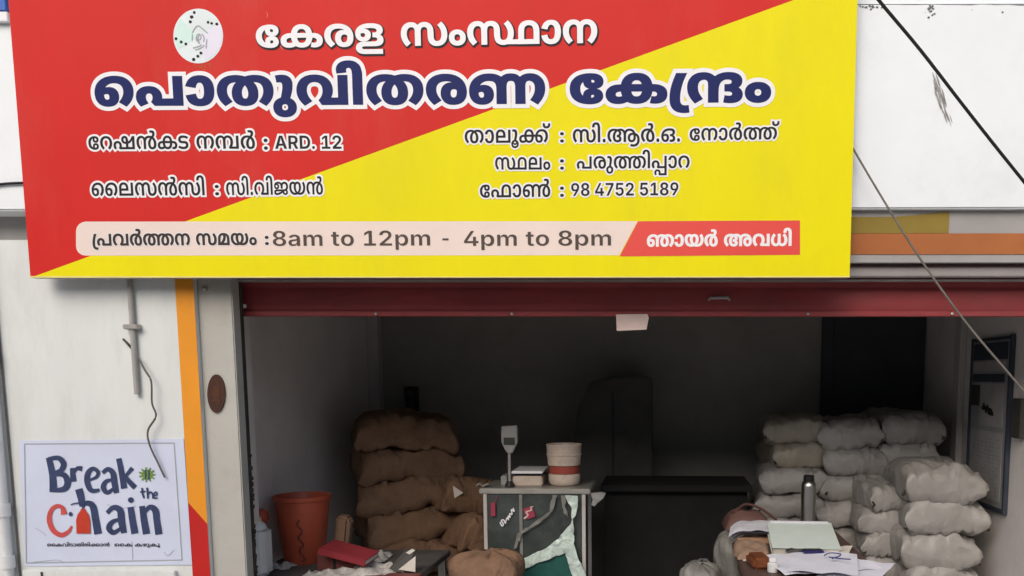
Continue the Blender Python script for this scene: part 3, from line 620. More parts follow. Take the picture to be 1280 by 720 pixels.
    [[569, 1145, 662, 1144, 779, 994, 834, 732, 834, 565, 834, 374, 771, 112, 654, -24, 570, -23, 507, -24, 405, 56, 371, 131, 337, 210, 303, 430,
        303, 565, 303, 834, 443, 1144], [569, 949, 501, 948, 436, 752, 436, 563, 436, 438, 465, 262, 524, 172, 568, 173, 611, 172, 670, 260, 701, 436,
        701, 563, 701, 692, 671, 862, 612, 948], [228, -23, 132, -24, 30, 158, 30, 319, 30, 418, 76, 560, 113, 605, 139, 634, 199, 670, 287, 686, 353,
        687, 1063, 687, 1119, 686, 1188, 668, 1234, 630, 1253, 603, 1287, 554, 1319, 418, 1319, 333, 1319, 168, 1218, -24, 1123, -23, 1055, -24, 955,
        76, 901, 276, 901, 427, 901, 470, 903, 546, 906, 581, 908, 596, 909, 618, 910, 633, 924, 756, 987, 946, 1079, 1076, 1197, 1144, 1264, 1145,
        1354, 1144, 1482, 1048, 1561, 884, 1598, 674, 1598, 561, 1598, 426, 1558, 214, 1488, 48, 1442, -21, 1353, 125, 1383, 180, 1431, 302, 1458,
        454, 1458, 555, 1458, 670, 1410, 846, 1321, 944, 1259, 945, 1201, 944, 1109, 866, 1048, 720, 1032, 619, 1031, 604, 1030, 574, 1028, 561, 1025,
        532, 1023, 466, 1023, 427, 1023, 330, 1048, 214, 1090, 164, 1119, 165, 1151, 164, 1188, 238, 1188, 311, 1188, 350, 1176, 416, 1162, 441, 1148,
        464, 1102, 490, 1047, 491, 324, 491, 272, 490, 215, 474, 194, 447, 180, 428, 160, 366, 160, 325, 160, 272, 180, 204, 220, 172, 249, 173, 276,
        172, 335, 210, 369, 263, 429, 93, 396, 48, 335, -2, 269, -24]],
    [[-116, 1191, -186, 1190, -277, 1274, -320, 1422, -320, 1521, -320, 1560, -314, 1632, -309, 1659, -190, 1617, -193, 1598, -196, 1552, -196, 1533,
        -196, 1472, -175, 1404, -137, 1376, -114, 1377, -90, 1376, -53, 1404, -31, 1472, -31, 1533, -31, 1552, -34, 1598, -36, 1617, 79, 1659, 83,
        1632, 89, 1560, 89, 1521, 89, 1422, 46, 1274, -45, 1190]],
    [[-23, 1699, 19, 1698, 87, 1666, 113, 1631, 146, 1586, 184, 1466, 201, 1274, 201, 1119, 201, 1, 65, 1, 65, 1073, 65, 1172, 60, 1316, 49, 1412, 39,
        1441, 28, 1470, -1, 1502, -25, 1503, -43, 1502, -77, 1470, -97, 1404, -97, 1353, -97, 1334, -94, 1296, -93, 1281, -225, 1249, -229, 1272,
        -233, 1324, -233, 1353, -233, 1468, -177, 1622, -83, 1698]],
    [[141, -25, 107, -26, 60, 50, 60, 135, 60, 224, 107, 296, 141, 297, 175, 296, 222, 224, 222, 135, 222, 50, 175, -26]],
    [[397, 1145, 453, 1144, 576, 1104, 630, 1061, 639, 1052, 654, 1028, 663, 1021, 699, 996, 752, 914, 783, 810, 783, 745, 783, 692, 766, 608, 727,
        540, 695, 511, 694, 527, 740, 492, 794, 368, 794, 277, 794, 196, 753, 60, 658, -24, 578, -23, 489, -24, 376, 110, 324, 336, 324, 475, 324,
        588, 360, 796, 439, 974, 502, 1043, 508, 1048, 519, 1060, 525, 1067, 565, 1102, 667, 1144, 725, 1145, 794, 1144, 889, 1090, 957, 996, 985,
        937, 1039, 451, 1039, 1, 903, 1, 903, 513, 903, 662, 879, 830, 847, 883, 824, 918, 765, 956, 721, 957, 691, 956, 636, 940, 616, 931, 571, 906,
        507, 804, 469, 676, 452, 540, 452, 481, 452, 316, 515, 168, 575, 169, 619, 168, 663, 232, 663, 293, 663, 348, 615, 414, 565, 415, 540, 415,
        540, 609, 558, 609, 610, 608, 652, 682, 652, 743, 652, 806, 596, 906, 526, 931, 499, 942, 439, 956, 406, 957, 327, 956, 225, 854, 176, 674,
        176, 559, 176, 464, 200, 314, 247, 186, 282, 125, 193, -21, 148, 46, 78, 212, 37, 424, 37, 561, 37, 672, 76, 880, 159, 1048, 298, 1144],
        [1220, 1145, 1311, 1144, 1449, 1026, 1536, 814, 1552, 679, 1558, 626, 1564, 516, 1564, 457, 1564, 290, 1510, 78, 1406, -24, 1332, -23, 1261,
        -24, 1168, 80, 1121, 254, 1121, 361, 1121, 566, 1271, 794, 1405, 795, 1428, 794, 1460, 792, 1474, 789, 1509, 783, 1591, 756, 1708, 592, 1769,
        346, 1769, 197, 1769, 72, 1731, -146, 1649, -310, 1521, -402, 1433, -401, 1382, -402, 1291, -372, 1255, -347, 1293, -155, 1325, -178, 1388,
        -200, 1430, -199, 1491, -200, 1571, -132, 1619, -18, 1638, 124, 1638, 197, 1638, 296, 1611, 440, 1562, 542, 1527, 573, 1489, 587, 1473, 596,
        1433, 604, 1413, 605, 1359, 604, 1288, 544, 1253, 434, 1253, 355, 1253, 304, 1271, 220, 1308, 170, 1337, 171, 1386, 170, 1436, 306, 1436, 459,
        1436, 526, 1425, 650, 1415, 703, 1407, 747, 1391, 810, 1337, 898, 1263, 944, 1215, 945, 1180, 944, 1122, 914, 1096, 873, 1078, 844, 1053, 760,
        1039, 618, 1039, 503, 1039, 421, 957, 933, 985, 994, 1057, 1090, 1155, 1144]],
    [[485, 1145, 594, 1144, 721, 1060, 777, 912, 777, 817, 777, 762, 757, 664, 716, 586, 680, 555, 678, 565, 733, 528, 788, 384, 788, 287, 788, 142,
        687, -24, 590, -23, 552, -24, 498, -8, 477, 1, 495, 195, 509, 186, 546, 174, 567, 175, 612, 174, 652, 234, 652, 309, 652, 338, 640, 390, 626,
        413, 613, 434, 569, 458, 525, 459, 505, 459, 505, 653, 524, 653, 564, 652, 608, 676, 623, 705, 632, 720, 640, 762, 640, 791, 640, 864, 565,
        944, 477, 945, 411, 944, 298, 886, 211, 772, 162, 606, 162, 495, 162, 471, 162, 358, 187, 222, 231, 164, 258, 165, 280, 164, 310, 202, 327,
        276, 327, 331, 327, 410, 288, 498, 250, 499, 214, 498, 147, 420, 115, 349, 106, 541, 134, 594, 223, 686, 281, 687, 337, 686, 416, 602, 458,
        450, 458, 345, 458, 230, 411, 64, 323, -24, 261, -23, 201, -24, 99, 82, 37, 302, 37, 473, 37, 632, 101, 882, 220, 1056, 385, 1144]],
    [[385, 1145, 441, 1144, 533, 1102, 575, 1063, 602, 1039, 686, 950, 786, 650, 786, 455, 786, 298, 732, 84, 628, -24, 554, -23, 480, -24, 376, 88,
        321, 302, 321, 457, 321, 580, 367, 794, 453, 968, 511, 1031, 535, 1063, 581, 1104, 671, 1144, 723, 1145, 789, 1144, 882, 1092, 951, 996, 978,
        935, 987, 883, 1032, 511, 1032, 1, 896, 1, 896, 509, 896, 662, 871, 830, 838, 885, 821, 914, 762, 956, 715, 957, 696, 956, 650, 944, 629, 931,
        611, 923, 564, 886, 496, 746, 458, 566, 458, 465, 458, 348, 485, 222, 529, 172, 553, 173, 579, 172, 623, 222, 649, 344, 649, 455, 649, 558,
        614, 740, 551, 876, 506, 917, 482, 933, 462, 944, 420, 954, 398, 955, 322, 954, 224, 852, 176, 674, 176, 559, 176, 464, 200, 314, 247, 186,
        282, 125, 193, -21, 148, 46, 78, 212, 37, 424, 37, 561, 37, 672, 75, 880, 157, 1048, 291, 1144], [1218, 1145, 1267, 1144, 1356, 1106, 1398,
        1067, 1425, 1039, 1508, 950, 1608, 650, 1608, 455, 1608, 298, 1554, 84, 1450, -24, 1375, -23, 1301, -24, 1196, 88, 1143, 302, 1143, 457, 1143,
        580, 1190, 794, 1276, 968, 1334, 1031, 1366, 1063, 1406, 1102, 1504, 1144, 1566, 1145, 1655, 1144, 1781, 1048, 1859, 884, 1895, 674, 1895,
        561, 1895, 424, 1856, 212, 1785, 48, 1738, -21, 1652, 125, 1682, 180, 1729, 302, 1757, 454, 1757, 555, 1757, 674, 1710, 852, 1621, 954, 1555,
        955, 1523, 954, 1474, 944, 1452, 933, 1433, 923, 1384, 884, 1315, 740, 1280, 560, 1280, 465, 1280, 348, 1306, 222, 1350, 172, 1375, 173, 1401,
        172, 1445, 222, 1471, 344, 1471, 455, 1471, 560, 1437, 738, 1374, 876, 1330, 917, 1305, 933, 1293, 940, 1266, 948, 1235, 954, 1216, 955, 1167,
        954, 1107, 904, 1090, 877, 1057, 822, 1032, 654, 1032, 501, 1032, 49, 906, 49, 906, 541, 951, 939, 979, 994, 1051, 1088, 1149, 1144]],
    [[258, 719, 337, 718, 437, 606, 485, 436, 485, 343, 485, 278, 464, 170, 453, 135, 441, 197, 759, 197, 759, 1121, 895, 1121, 895, 1, 365, 1, 317,
        115, 330, 148, 353, 250, 353, 321, 353, 408, 306, 522, 259, 523, 227, 522, 185, 470, 164, 380, 164, 325, 164, 246, 193, 136, 212, 91, 110,
        -21, 72, 56, 30, 228, 30, 339, 30, 452, 87, 622, 190, 718]],
    [[173, -465, 78, -466, -32, -264, -32, -105, -32, 0, 21, 164, 113, 252, 172, 253, 232, 252, 325, 166, 377, 6, 377, -105, 377, -216, 325, -378,
        233, -466], [173, -285, 209, -286, 258, -196, 258, -105, 258, -18, 210, 72, 172, 73, 136, 72, 88, -18, 88, -107, 88, -194, 137, -286], [134,
        1145, 199, 1144, 274, 1052, 306, 898, 306, 809, 306, 660, 269, 366, 242, 193, 116, 221, 141, 378, 168, 648, 168, 759, 168, 836, 139, 944, 99,
        945, 84, 944, 56, 938, 43, 931, 22, 1121, 44, 1130, 98, 1144]],
    [[363, -103, 426, -104, 507, -182, 544, -302, 544, -369, 544, -420, 532, -488, 523, -513, 504, -455, 759, -455, 759, 147, 895, 147, 895, -641,
        454, -641, 414, -527, 423, -506, 432, -448, 432, -411, 432, -352, 398, -278, 364, -277, 330, -278, 296, -354, 296, -409, 296, -460, 314, -534,
        326, -561, 240, -649, 215, -594, 182, -472, 182, -383, 182, -300, 228, -174, 310, -104], [258, 719, 337, 718, 437, 606, 485, 436, 485, 343,
        485, 278, 464, 170, 453, 135, 441, 197, 759, 197, 759, 1121, 895, 1121, 895, 1, 365, 1, 317, 115, 330, 148, 353, 250, 353, 321, 353, 408, 306,
        522, 259, 523, 227, 522, 185, 470, 164, 380, 164, 325, 164, 246, 193, 136, 212, 91, 110, -21, 72, 56, 30, 228, 30, 339, 30, 452, 87, 622, 190,
        718]],
    [[262, -23, 203, -24, 100, 82, 37, 304, 37, 483, 37, 632, 90, 874, 188, 1050, 326, 1144, 411, 1145, 493, 1144, 616, 1056, 698, 896, 738, 684, 738,
        561, 738, 426, 697, 214, 627, 48, 581, -21, 494, 125, 524, 180, 572, 302, 599, 454, 599, 555, 599, 672, 554, 848, 464, 944, 398, 945, 327,
        944, 221, 820, 162, 606, 162, 475, 162, 360, 187, 224, 231, 164, 258, 165, 280, 164, 310, 202, 327, 276, 327, 329, 327, 408, 288, 498, 250,
        499, 213, 498, 145, 416, 112, 345, 99, 527, 127, 588, 220, 686, 281, 687, 337, 686, 416, 602, 458, 450, 458, 345, 458, 230, 411, 64, 324,
        -24], [1037, -23, 978, -24, 876, 82, 812, 304, 812, 483, 812, 632, 865, 874, 963, 1050, 1101, 1144, 1186, 1145, 1268, 1144, 1391, 1056, 1473,
        896, 1513, 684, 1513, 561, 1513, 426, 1472, 214, 1402, 48, 1356, -21, 1269, 125, 1299, 180, 1347, 302, 1374, 454, 1374, 555, 1374, 672, 1329,
        848, 1239, 944, 1173, 945, 1102, 944, 996, 820, 937, 606, 937, 475, 937, 360, 962, 224, 1006, 164, 1033, 165, 1055, 164, 1085, 202, 1102, 276,
        1102, 329, 1102, 408, 1063, 498, 1026, 499, 988, 498, 920, 416, 887, 345, 874, 527, 902, 588, 995, 686, 1056, 687, 1112, 686, 1191, 602, 1233,
        450, 1233, 345, 1233, 230, 1186, 64, 1099, -24]],
    [[367, 1145, 453, 1144, 576, 1050, 653, 888, 690, 684, 690, 577, 690, 454, 659, 276, 606, 132, 573, 57, 590, 197, 840, 197, 840, 1121, 975, 1121,
        975, 1, 499, 1, 453, 137, 481, 188, 526, 304, 552, 456, 552, 555, 552, 670, 506, 846, 423, 944, 367, 945, 309, 944, 224, 848, 178, 674, 178,
        559, 178, 464, 202, 314, 249, 186, 283, 125, 193, -21, 149, 46, 78, 214, 37, 426, 37, 561, 37, 672, 76, 880, 156, 1048, 281, 1144]],
    [[315, 1145, 375, 1144, 463, 1106, 531, 1028, 559, 973, 520, 989, 557, 1066, 652, 1144, 717, 1145, 803, 1144, 908, 1026, 956, 844, 956, 743, 956,
        660, 935, 532, 891, 434, 856, 395, 648, 327, 537, 311, 509, 302, 436, 300, 405, 301, 242, 301, 211, 300, 178, 290, 168, 277, 162, 268, 156,
        244, 156, 229, 156, 200, 171, 166, 198, 152, 216, 153, 252, 152, 319, 174, 388, 216, 427, 241, 459, 262, 524, 302, 585, 336, 639, 364, 659,
        373, 685, 386, 714, 418, 732, 448, 755, 466, 772, 467, 812, 466, 883, 422, 929, 318, 929, 229, 929, 106, 843, -24, 762, -23, 698, -24, 623,
        54, 591, 176, 591, 243, 591, 314, 629, 414, 650, 433, 757, 441, 747, 428, 719, 380, 697, 310, 697, 259, 697, 192, 729, 138, 758, 139, 791,
        138, 818, 190, 818, 231, 818, 264, 803, 306, 777, 326, 759, 327, 733, 326, 692, 288, 668, 251, 668, 295, 657, 272, 616, 210, 559, 146, 521,
        117, 461, 70, 361, 8, 264, -24, 208, -23, 160, -24, 81, 22, 34, 132, 34, 227, 34, 290, 61, 386, 87, 417, 112, 446, 185, 472, 248, 473, 563,
        473, 617, 472, 692, 480, 746, 502, 765, 523, 797, 550, 827, 650, 827, 727, 827, 786, 801, 888, 746, 952, 701, 953, 673, 952, 635, 920, 623,
        895, 608, 860, 596, 754, 596, 659, 596, 527, 473, 527, 473, 619, 473, 722, 456, 856, 428, 905, 411, 932, 355, 972, 309, 973, 270, 972, 189,
        946, 166, 905, 162, 898, 158, 874, 156, 865, 150, 842, 144, 798, 144, 771, 144, 698, 179, 644, 205, 645, 227, 644, 251, 674, 262, 722, 262,
        747, 262, 796, 230, 852, 199, 853, 175, 852, 131, 822, 114, 807, 76, 853, 101, 906, 189, 960, 234, 961, 278, 960, 339, 904, 370, 802, 370,
        737, 370, 670, 338, 556, 266, 486, 207, 487, 131, 486, 40, 638, 40, 775, 40, 884, 103, 1052, 226, 1144]],
    [[721, -23, 666, -24, 580, 12, 530, 59, 524, 64, 503, 80, 497, 89, 436, 162, 363, 352, 331, 562, 331, 669, 331, 744, 346, 862, 358, 909, 367, 927,
        389, 1010, 455, 1106, 533, 1144, 572, 1145, 683, 1144, 809, 904, 809, 667, 809, 480, 721, 198, 651, 109, 641, 94, 626, 78, 614, 69, 569, 22,
        466, -24, 405, -23, 315, -24, 178, 76, 85, 258, 37, 512, 37, 667, 37, 808, 93, 1024, 203, 1144, 284, 1145, 347, 1144, 451, 1052, 483, 951,
        377, 827, 360, 884, 314, 948, 283, 949, 248, 948, 200, 880, 174, 752, 174, 665, 174, 520, 231, 296, 339, 168, 414, 169, 439, 168, 483, 178,
        502, 189, 513, 194, 534, 200, 543, 209, 577, 238, 635, 368, 671, 550, 671, 667, 671, 772, 642, 894, 597, 948, 571, 949, 541, 948, 493, 886,
        468, 760, 468, 665, 468, 558, 499, 376, 556, 240, 595, 203, 605, 194, 618, 198, 628, 193, 644, 182, 693, 168, 720, 169, 790, 168, 892, 278,
        947, 484, 947, 629, 947, 730, 917, 924, 882, 1019, 986, 1145, 1036, 1028, 1085, 768, 1085, 633, 1085, 500, 1046, 266, 960, 82, 821, -24]],
    [[258, 719, 337, 718, 437, 606, 485, 436, 485, 343, 485, 278, 464, 170, 453, 135, 437, 197, 731, 197, 731, 1, 365, 1, 317, 115, 330, 148, 353,
        250, 353, 321, 353, 408, 306, 522, 259, 523, 227, 522, 185, 470, 164, 380, 164, 325, 164, 246, 193, 136, 212, 91, 110, -21, 72, 56, 30, 228,
        30, 339, 30, 452, 87, 622, 190, 718], [891, 1145, 959, 1144, 1062, 1074, 1096, 1009, 1134, 940, 1168, 738, 1168, 575, 1168, 1, 617, 1, 617,
        561, 617, 682, 632, 846, 665, 962, 689, 1009, 723, 1072, 825, 1144], [893, 949, 859, 948, 809, 908, 791, 873, 774, 834, 752, 702, 752, 563,
        752, 197, 1033, 197, 1033, 543, 1033, 690, 1012, 834, 994, 873, 977, 908, 927, 948]],
    [[391, 1145, 480, 1144, 597, 1042, 643, 945, 610, 981, 644, 1064, 740, 1144, 798, 1145, 869, 1144, 957, 1050, 993, 965, 992, 883, 1045, 599, 1045,
        1, 910, 1, 910, 625, 910, 726, 897, 846, 879, 887, 867, 914, 827, 946, 797, 947, 771, 946, 731, 910, 717, 881, 700, 840, 685, 724, 685, 605,
        685, 1, 550, 1, 550, 549, 550, 698, 526, 838, 505, 875, 485, 910, 432, 946, 389, 947, 323, 946, 221, 838, 163, 628, 163, 481, 163, 471, 163,
        358, 188, 224, 231, 164, 258, 165, 280, 164, 311, 202, 327, 276, 327, 331, 327, 410, 289, 498, 251, 499, 213, 498, 145, 416, 112, 343, 99,
        527, 128, 588, 223, 686, 283, 687, 338, 686, 417, 602, 458, 450, 458, 345, 458, 230, 411, 64, 324, -24, 262, -23, 203, -24, 101, 80, 38, 304,
        38, 485, 38, 698, 132, 994, 293, 1144], [1379, -23, 1306, -24, 1206, 86, 1154, 300, 1154, 451, 1154, 538, 1182, 714, 1249, 898, 1308, 993,
        1325, 1045, 1364, 1112, 1408, 1218, 1408, 1283, 1408, 1334, 1376, 1400, 1338, 1401, 1319, 1400, 1284, 1388, 1272, 1381, 1248, 1563, 1270,
        1578, 1343, 1596, 1381, 1597, 1446, 1596, 1516, 1512, 1543, 1390, 1543, 1333, 1543, 1224, 1484, 1040, 1428, 949, 1412, 913, 1368, 844, 1314,
        684, 1290, 518, 1290, 443, 1290, 354, 1310, 234, 1351, 172, 1380, 173, 1426, 172, 1471, 304, 1471, 447, 1471, 530, 1447, 702, 1396, 846, 1355,
        893, 1333, 920, 1280, 950, 1236, 951, 1194, 950, 1130, 918, 1105, 881, 1088, 850, 1060, 762, 1045, 618, 1045, 503, 1045, 201, 919, 201, 919,
        573, 963, 931, 991, 994, 1062, 1090, 1163, 1144, 1233, 1145, 1283, 1144, 1369, 1112, 1406, 1079, 1410, 1076, 1418, 1068, 1422, 1065, 1485,
        1002, 1568, 812, 1610, 582, 1610, 463, 1610, 232, 1493, -24]],
    [[321, 1475, 393, 1474, 512, 1358, 582, 1138, 582, 985, 582, 870, 537, 642, 488, 499, 320, 1, 173, 1, 402, 673, 441, 673, 430, 636, 387, 572, 326,
        532, 289, 533, 222, 532, 121, 640, 64, 842, 64, 983, 64, 1128, 130, 1350, 247, 1474], [322, 1247, 287, 1246, 232, 1178, 200, 1062, 200, 989,
        200, 914, 232, 798, 287, 732, 322, 733, 357, 732, 412, 796, 444, 912, 444, 987, 444, 1062, 412, 1178, 358, 1246]],
    [[323, -19, 242, -20, 117, 88, 45, 272, 45, 391, 45, 482, 86, 634, 157, 738, 201, 753, 201, 761, 143, 786, 72, 966, 72, 1085, 72, 1196, 137, 1374,
        250, 1474, 323, 1475, 395, 1474, 509, 1374, 574, 1196, 574, 1085, 574, 966, 502, 786, 445, 761, 445, 753, 488, 738, 559, 634, 601, 482, 601,
        391, 601, 272, 529, 88, 404, -20], [323, 199, 361, 198, 418, 252, 449, 350, 449, 415, 449, 478, 417, 578, 359, 636, 323, 637, 286, 636, 229,
        580, 196, 480, 196, 415, 196, 350, 227, 252, 285, 198], [323, 853, 354, 852, 403, 902, 432, 994, 432, 1055, 432, 1114, 404, 1202, 355, 1252,
        323, 1253, 291, 1252, 241, 1202, 214, 1114, 214, 1055, 214, 994, 242, 904, 291, 852]],
    [[34, 261, 34, 491, 308, 1457, 448, 1457, 180, 509, 180, 497, 612, 497, 612, 261], [382, 1, 382, 331, 386, 435, 386, 909, 519, 909, 519, 1]],
    [[120, 1, 424, 1205, 424, 1215, 70, 1215, 70, 1457, 576, 1457, 576, 1211, 271, 1]],
    [[317, -19, 243, -20, 127, 90, 59, 282, 58, 407, 199, 407, 201, 348, 233, 260, 285, 212, 317, 213, 354, 212, 411, 278, 443, 398, 443, 477, 443,
        554, 410, 676, 352, 744, 314, 745, 281, 744, 220, 692, 203, 649, 73, 695, 108, 1457, 545, 1457, 545, 1215, 229, 1215, 209, 843, 213, 843, 233,
        894, 309, 962, 356, 963, 405, 962, 488, 892, 550, 762, 584, 588, 584, 483, 584, 336, 517, 110, 396, -20]],
    [[298, 1121, 251, 920, 198, 578, 176, 284, 176, 147, 176, 14, 206, -130, 262, -186, 298, -185, 313, -186, 339, -182, 355, -177, 367, -375, 347,
        -386, 305, -392, 283, -391, 198, -392, 91, -262, 40, -24, 40, 141, 40, 306, 66, 612, 118, 936, 157, 1121]],
    [[388, 1145, 478, 1144, 608, 1066, 650, 997, 682, 944, 721, 812, 739, 634, 739, 515, 739, 1, 57, 1, 57, 519, 57, 632, 75, 808, 114, 944, 144, 995,
        186, 1066, 302, 1144], [319, 947, 287, 946, 237, 878, 220, 821, 206, 772, 192, 636, 192, 537, 192, 137, 164, 141, 225, 240, 325, 454, 384,
        676, 384, 789, 384, 832, 372, 904, 344, 946], [517, 749, 517, 648, 476, 456, 401, 266, 350, 171, 329, 187, 355, 192, 408, 196, 424, 197, 604,
        197, 604, 507, 604, 638, 579, 810, 523, 922, 477, 959, 480, 967, 494, 932, 517, 828]],
    [[216, -21, 164, -22, 81, 52, 34, 198, 34, 307, 34, 398, 68, 520, 126, 594, 200, 632, 240, 641, 288, 650, 346, 666, 373, 702, 373, 739, 373, 743,
        373, 790, 353, 858, 314, 894, 286, 895, 257, 894, 214, 858, 187, 800, 181, 765, 50, 811, 64, 906, 130, 1036, 226, 1106, 286, 1107, 329, 1106,
        411, 1064, 477, 976, 516, 836, 516, 735, 516, 1, 380, 1, 380, 153, 376, 153, 363, 102, 319, 24, 257, -22], [255, 181, 291, 180, 344, 238, 374,
        332, 374, 391, 374, 511, 368, 502, 341, 486, 308, 472, 276, 464, 264, 461, 236, 452, 194, 418, 171, 358, 171, 315, 171, 270, 193, 210, 231,
        180]],
    [[63, 1, 63, 1093, 196, 1093, 203, 823, 192, 823, 205, 922, 254, 1048, 321, 1108, 357, 1109, 416, 1108, 488, 958, 505, 807, 488, 807, 500, 910,
        556, 1044, 631, 1108, 673, 1109, 723, 1108, 801, 1022, 847, 856, 847, 737, 847, 1, 704, 1, 704, 685, 704, 778, 653, 870, 616, 871, 588, 870,
        546, 820, 524, 734, 524, 675, 524, 1, 386, 1, 386, 693, 386, 774, 338, 870, 299, 871, 273, 870, 231, 822, 206, 730, 206, 663, 206, 1]],
    [[331, 1093, 331, 875, 10, 875, 10, 1093], [85, 1353, 228, 1353, 228, 319, 228, 264, 252, 212, 279, 213, 287, 212, 317, 222, 325, 227, 346, 11,
        322, -4, 275, -16, 253, -15, 172, -16, 85, 144, 85, 293]],
    [[306, -21, 225, -22, 105, 120, 40, 374, 40, 543, 40, 710, 105, 964, 225, 1106, 306, 1107, 388, 1106, 507, 964, 572, 710, 572, 543, 572, 374, 507,
        120, 388, -22], [306, 205, 346, 204, 400, 292, 427, 446, 427, 543, 427, 640, 400, 792, 346, 880, 306, 881, 266, 880, 212, 792, 186, 640, 186,
        543, 186, 446, 212, 292, 266, 204]],
    [[63, -407, 63, 1093, 203, 1093, 203, 909, 211, 909, 221, 952, 258, 1042, 320, 1106, 366, 1107, 428, 1106, 528, 980, 589, 730, 589, 545, 589, 362,
        530, 112, 429, -18, 366, -17, 321, -18, 259, 42, 221, 132, 211, 175, 206, 175, 206, -407], [323, 213, 362, 212, 415, 296, 442, 448, 442, 545,
        442, 642, 415, 792, 362, 876, 323, 877, 284, 876, 231, 794, 203, 646, 203, 545, 203, 444, 231, 294, 285, 212]],
    [[488, 715, 488, 487, 157, 487, 157, 715]],
    [[391, 1145, 480, 1144, 598, 1042, 644, 943, 632, 913, 685, 435, 685, 1, 550, 1, 550, 553, 550, 700, 526, 838, 505, 875, 485, 910, 433, 946, 389,
        947, 323, 946, 221, 838, 163, 628, 163, 481, 163, 471, 163, 358, 188, 222, 231, 164, 258, 165, 280, 164, 311, 202, 327, 276, 327, 331, 327,
        410, 289, 498, 251, 499, 213, 498, 145, 416, 112, 343, 99, 527, 128, 588, 223, 686, 283, 687, 338, 686, 417, 602, 458, 450, 458, 345, 458,
        230, 411, 64, 324, -24, 262, -23, 203, -24, 101, 80, 38, 304, 38, 485, 38, 698, 132, 994, 293, 1144], [871, 1145, 921, 1144, 1010, 1106, 1051,
        1067, 1079, 1039, 1162, 950, 1261, 650, 1261, 455, 1261, 298, 1208, 84, 1104, -24, 1029, -23, 954, -24, 850, 88, 797, 302, 797, 457, 797, 580,
        844, 794, 930, 968, 987, 1031, 1019, 1063, 1059, 1102, 1157, 1144, 1220, 1145, 1309, 1144, 1435, 1048, 1513, 884, 1549, 674, 1549, 561, 1549,
        424, 1509, 212, 1439, 48, 1392, -21, 1306, 125, 1336, 180, 1383, 302, 1411, 454, 1411, 555, 1411, 674, 1364, 852, 1274, 954, 1209, 955, 1176,
        954, 1128, 944, 1106, 933, 1087, 923, 1038, 884, 969, 740, 933, 560, 933, 465, 933, 348, 960, 222, 1004, 172, 1029, 173, 1054, 172, 1098, 222,
        1125, 344, 1125, 455, 1125, 560, 1091, 738, 1027, 876, 984, 917, 959, 933, 947, 940, 920, 948, 889, 954, 870, 955, 821, 954, 761, 904, 743,
        877, 711, 822, 685, 654, 685, 501, 685, 33, 558, 33, 558, 541, 605, 939, 633, 994, 705, 1088, 803, 1144]],
    [[397, 1145, 453, 1144, 576, 1104, 630, 1061, 639, 1052, 654, 1028, 663, 1021, 699, 996, 752, 914, 783, 810, 783, 745, 783, 692, 766, 608, 727,
        540, 695, 511, 694, 527, 740, 492, 794, 368, 794, 277, 794, 196, 753, 60, 658, -24, 578, -23, 489, -24, 376, 110, 324, 336, 324, 475, 324,
        588, 360, 796, 439, 974, 502, 1043, 508, 1048, 519, 1060, 525, 1067, 565, 1102, 667, 1144, 725, 1145, 794, 1144, 889, 1090, 957, 996, 985,
        937, 1039, 451, 1039, 1, 903, 1, 903, 513, 903, 662, 879, 830, 847, 883, 824, 918, 765, 956, 721, 957, 691, 956, 636, 940, 616, 931, 571, 906,
        507, 804, 469, 676, 452, 540, 452, 481, 452, 316, 515, 168, 575, 169, 619, 168, 663, 232, 663, 293, 663, 348, 615, 414, 565, 415, 540, 415,
        540, 609, 558, 609, 610, 608, 652, 682, 652, 743, 652, 806, 596, 906, 526, 931, 499, 942, 439, 956, 406, 957, 327, 956, 225, 854, 176, 674,
        176, 559, 176, 464, 200, 314, 247, 186, 282, 125, 193, -21, 148, 46, 78, 212, 37, 424, 37, 561, 37, 672, 76, 880, 159, 1048, 298, 1144],
        [1353, -23, 1278, -24, 1184, 96, 1139, 292, 1139, 409, 1139, 592, 1241, 818, 1336, 819, 1395, 818, 1485, 698, 1539, 512, 1541, 409, 1492, 415,
        1486, 468, 1453, 564, 1402, 630, 1369, 631, 1317, 630, 1271, 506, 1271, 403, 1271, 336, 1289, 230, 1328, 172, 1359, 173, 1390, 172, 1435, 238,
        1458, 372, 1458, 483, 1458, 508, 1455, 578, 1452, 611, 1451, 622, 1454, 648, 1452, 659, 1446, 732, 1393, 862, 1298, 944, 1227, 945, 1183, 944,
        1123, 914, 1097, 873, 1079, 844, 1053, 760, 1039, 620, 1039, 505, 1039, 421, 959, 937, 987, 994, 1058, 1088, 1159, 1144, 1232, 1145, 1319,
        1144, 1454, 1042, 1545, 858, 1591, 616, 1591, 477, 1591, 302, 1532, 82, 1426, -24]],
    [[668, -23, 622, -24, 557, 14, 507, 86, 482, 139, 495, 139, 459, 54, 368, -24, 302, -23, 219, -24, 100, 120, 37, 370, 37, 527, 37, 654, 70, 872,
        134, 1058, 181, 1145, 276, 999, 241, 926, 196, 780, 175, 628, 175, 543, 175, 422, 212, 256, 276, 176, 315, 177, 347, 176, 386, 218, 398, 251,
        411, 288, 421, 398, 421, 491, 421, 1121, 557, 1121, 557, 489, 557, 392, 566, 286, 579, 249, 592, 216, 631, 176, 662, 177, 698, 176, 763, 254,
        803, 412, 803, 535, 803, 624, 781, 780, 737, 926, 702, 997, 797, 1145, 843, 1060, 906, 876, 940, 664, 940, 533, 940, 372, 876, 120, 754,
        -24]],
    [[274, 819, 274, 962, 377, 1144, 477, 1145, 553, 1144, 644, 1038, 684, 872, 684, 781, 684, 646, 615, 434, 483, 306, 389, 307, 350, 307, 245, 306,
        105, 432, 35, 656, 35, 807, 35, 886, 63, 1060, 93, 1147, 200, 1041, 185, 978, 170, 874, 170, 813, 170, 702, 218, 556, 301, 488, 351, 489, 386,
